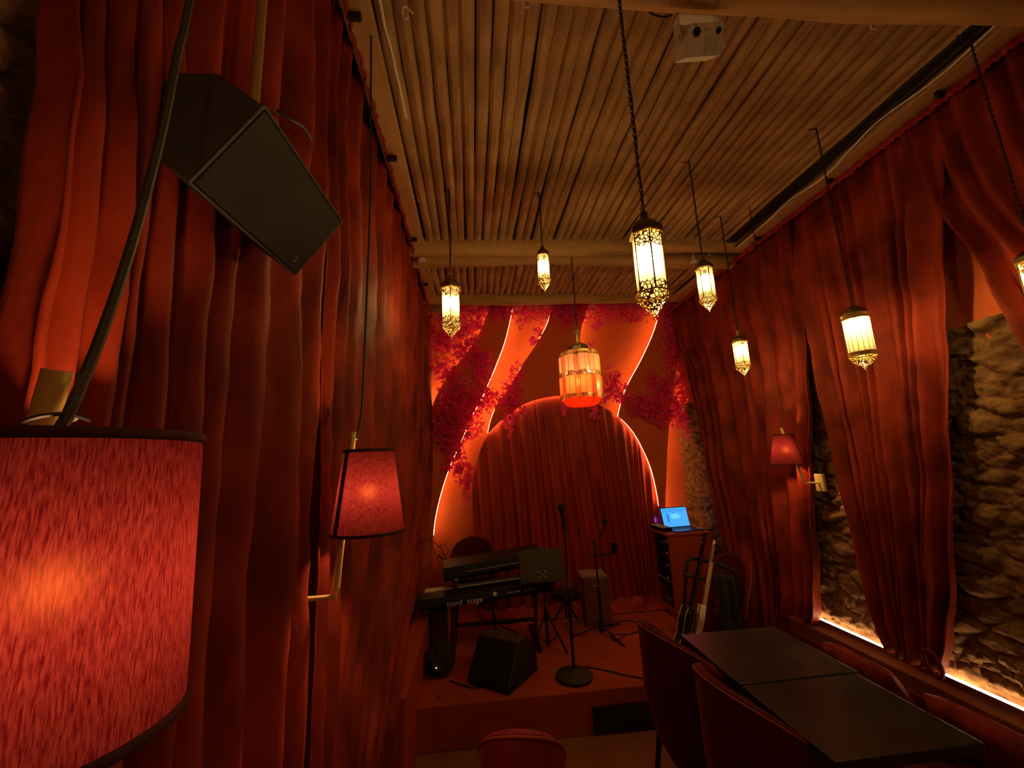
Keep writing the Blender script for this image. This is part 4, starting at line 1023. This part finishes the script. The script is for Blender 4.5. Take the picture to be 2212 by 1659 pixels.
# ================================================================ GUITARS
def guitar(label, foot, axis, nrm, body_m, neck_m, bind=True, L=1.0, body_w=.34, th=.045, single=False):
    a = Vector(axis).normalized(); nn = Vector(nrm); nn = (nn-a*nn.dot(a)).normalized(); s = a.cross(nn)
    Mg = Matrix.Translation(foot) @ Matrix((s, a, nn)).transposed().to_4x4()      # local x across, y up the neck, z out of the face
    t = thing('electric_guitar', label, 'guitar', foot)
    w = body_w/2
    half = [(0,0),(.5*w,.004),(.85*w,.035),(1.0*w,.11),(.93*w,.18),(.70*w,.235),(.68*w,.265),(.80*w,.32),(.84*w,.36),(.74*w,.405),(.50*w,.425)]
    if single: right = half + [(.34*w,.40),(.22*w,.365),(.10*w,.36)]; left = half[:-1] + [(.62*w,.445),(.45*w,.43),(.3*w,.385),(.10*w,.37)]
    else: right = half + [(.34*w,.41),(.20*w,.385)]; left = half[:-1] + [(.52*w,.43),(.36*w,.41),(.20*w,.385)]
    poly = smooth_line([(x, y) for x, y in right], 3) + smooth_line([(-x, y) for x, y in left], 3)[::-1][:-1]
    parts = [MB().prism(poly, lambda u, v, d: Vector((u, v, d)), -th, 0).build('body', body_m, M=Mg, bevel=.003)]
    if bind:
        for z_ in (0, -th):
            m = MB(); m.tube([Vector((u, v, z_)) for u, v in poly+poly[:1]], .0028, 5); parts.append(m.build('binding', binding, M=Mg))
    nk = MB(); nk.prism([(-.026,.36),(.026,.36),(.021,.81*L),(-.021,.81*L)], lambda u, v, d: Vector((u, v, d)), -.018, .004); parts.append(nk.build('neck', neck_m, M=Mg, bevel=.004))
    fb = MB(); fb.prism([(-.026,.30),(.026,.30),(.0215,.81*L),(-.0215,.81*L)], lambda u, v, d: Vector((u, v, d)), .004, .010); parts.append(fb.build('fretboard', rosewood if bind else maple, M=Mg))
    if single: hp = [(-.021,.81*L),(.021,.81*L),(.03,.84*L),(.012,.97*L),(-.02,.99*L),(-.035,.95*L),(-.03,.84*L)]
    else: hp = [(-.022,.81*L),(.022,.81*L),(.038,.845*L),(.034,.96*L),(.012,.965*L),(0,.955*L),(-.012,.965*L),(-.034,.96*L),(-.038,.845*L)]
    parts.append(MB().prism(hp, lambda u, v, d: Vector((u, v, d)), -.016, .0).build('headstock', neck_m if single else black_gloss, M=Mg))
    for i in range(6):
        sd = -1 if (single or i < 3) else 1; j = i if single else i % 3
        y = (.845+(.022 if single else .038)*j)*L; m = MB(); m.tube([Vector((sd*.030,y,-.008)), Vector((sd*.052,y,-.008))], [.003,.006], 6); parts.append(m.build('tuning_peg', chrome, M=Mg))
    pk = MB()
    for y in (.17,.28): pk.box((-.04,y,.0), (.04,y+.035,.006))
    parts.append(pk.build('pickups', chrome if bind else black, M=Mg))
    kn = MB()
    for (u, v) in ((w*.55,.05),(w*.72,.09),(w*.45,.10),(w*.62,.14)): kn.lathe([(.009,0),(.008,.012)], 10, c=(u,v,0))
    parts.append(kn.build('control_knobs', binding, M=Mg))
    parts.append(MB().box((-.035,.10,0), (.035,.115,.010)).build('bridge', chrome, M=Mg))
    place(t, parts)
    bod = parts[0]; hs = [p for p in parts if p.name.startswith('headstock')][0]
    for p in parts:
        k = p.name.split('.')[0]
        tgt = bod if k in ('binding','pickups','control_knobs','bridge') else hs if k == 'tuning_peg' else None
        if tgt: p.parent = tgt; p.matrix_parent_inverse = Matrix()
    return t
guitar('black electric guitar with cream binding, left one on the rack', (1.50,3.34,.13), (.36,.03,.95), (.72,-.70,-.25), black_gloss, black_gloss, L=1.04, body_w=.33)
guitar('pale edge-on electric guitar with maple neck, right one on the rack', (1.585,3.28,.15), (.33,.03,.95), (.90,-.43,-.33), pale_m, maple, bind=False, L=.93, body_w=.32, single=True, th=.04)
gs = thing('guitar_rack', 'black tube guitar rack holding the two guitars', 'guitar stand', (1.7,3.35,0))
rk = MB()
y0 = 3.42
rk.tube(curve([(1.50,y0,.02),(1.62,y0,.50),(1.68,y0,.80),(1.72,y0,.865),(1.80,y0-.02,.86),(1.98,y0-.1,.80),(2.02,y0-.12,.72),(1.98,y0-.12,.30),(1.95,y0-.12,.02)]), .013, 10)
place(gs, [rk.build('tube_frame', iron, smooth=True), MB().tube([(1.64,y0,.76),(1.93,y0-.12,.70)], .015, 10).build('padded_rest', black), MB().box((1.45,3.18,.08), (1.95,3.24,.11)).build('lower_rest', black, bevel=.004),
           MB().tube([(1.52,y0,.02),(1.47,3.12,.02)], .012, 8).build('foot', iron), MB().tube([(1.95,y0-.12,.02),(1.92,3.10,.02)], .012, 8).build('foot', iron)])
jk = MB(); vs = []; fs = []
for j in range(17):
    for i in range(15):
        u = i/14; v = j/16; vs.append((1.83+.15*u+.02*noise.noise(Vector((u*3,v*3,1))), 3.27-.03*u+.03*sin(u*14)+.02*noise.noise(Vector((u*4,v*4,7))), .80-.50*v-.05*u))
for j in range(16):
    for i in range(14): a = j*15+i; fs.append((a, a+1, a+16, a+15))
tag(jk.add(vs, fs).build('jacket', jacket_m, smooth=True, solid=.006), 'dark cloth hanging over the right end of the guitar rack', 'jacket')
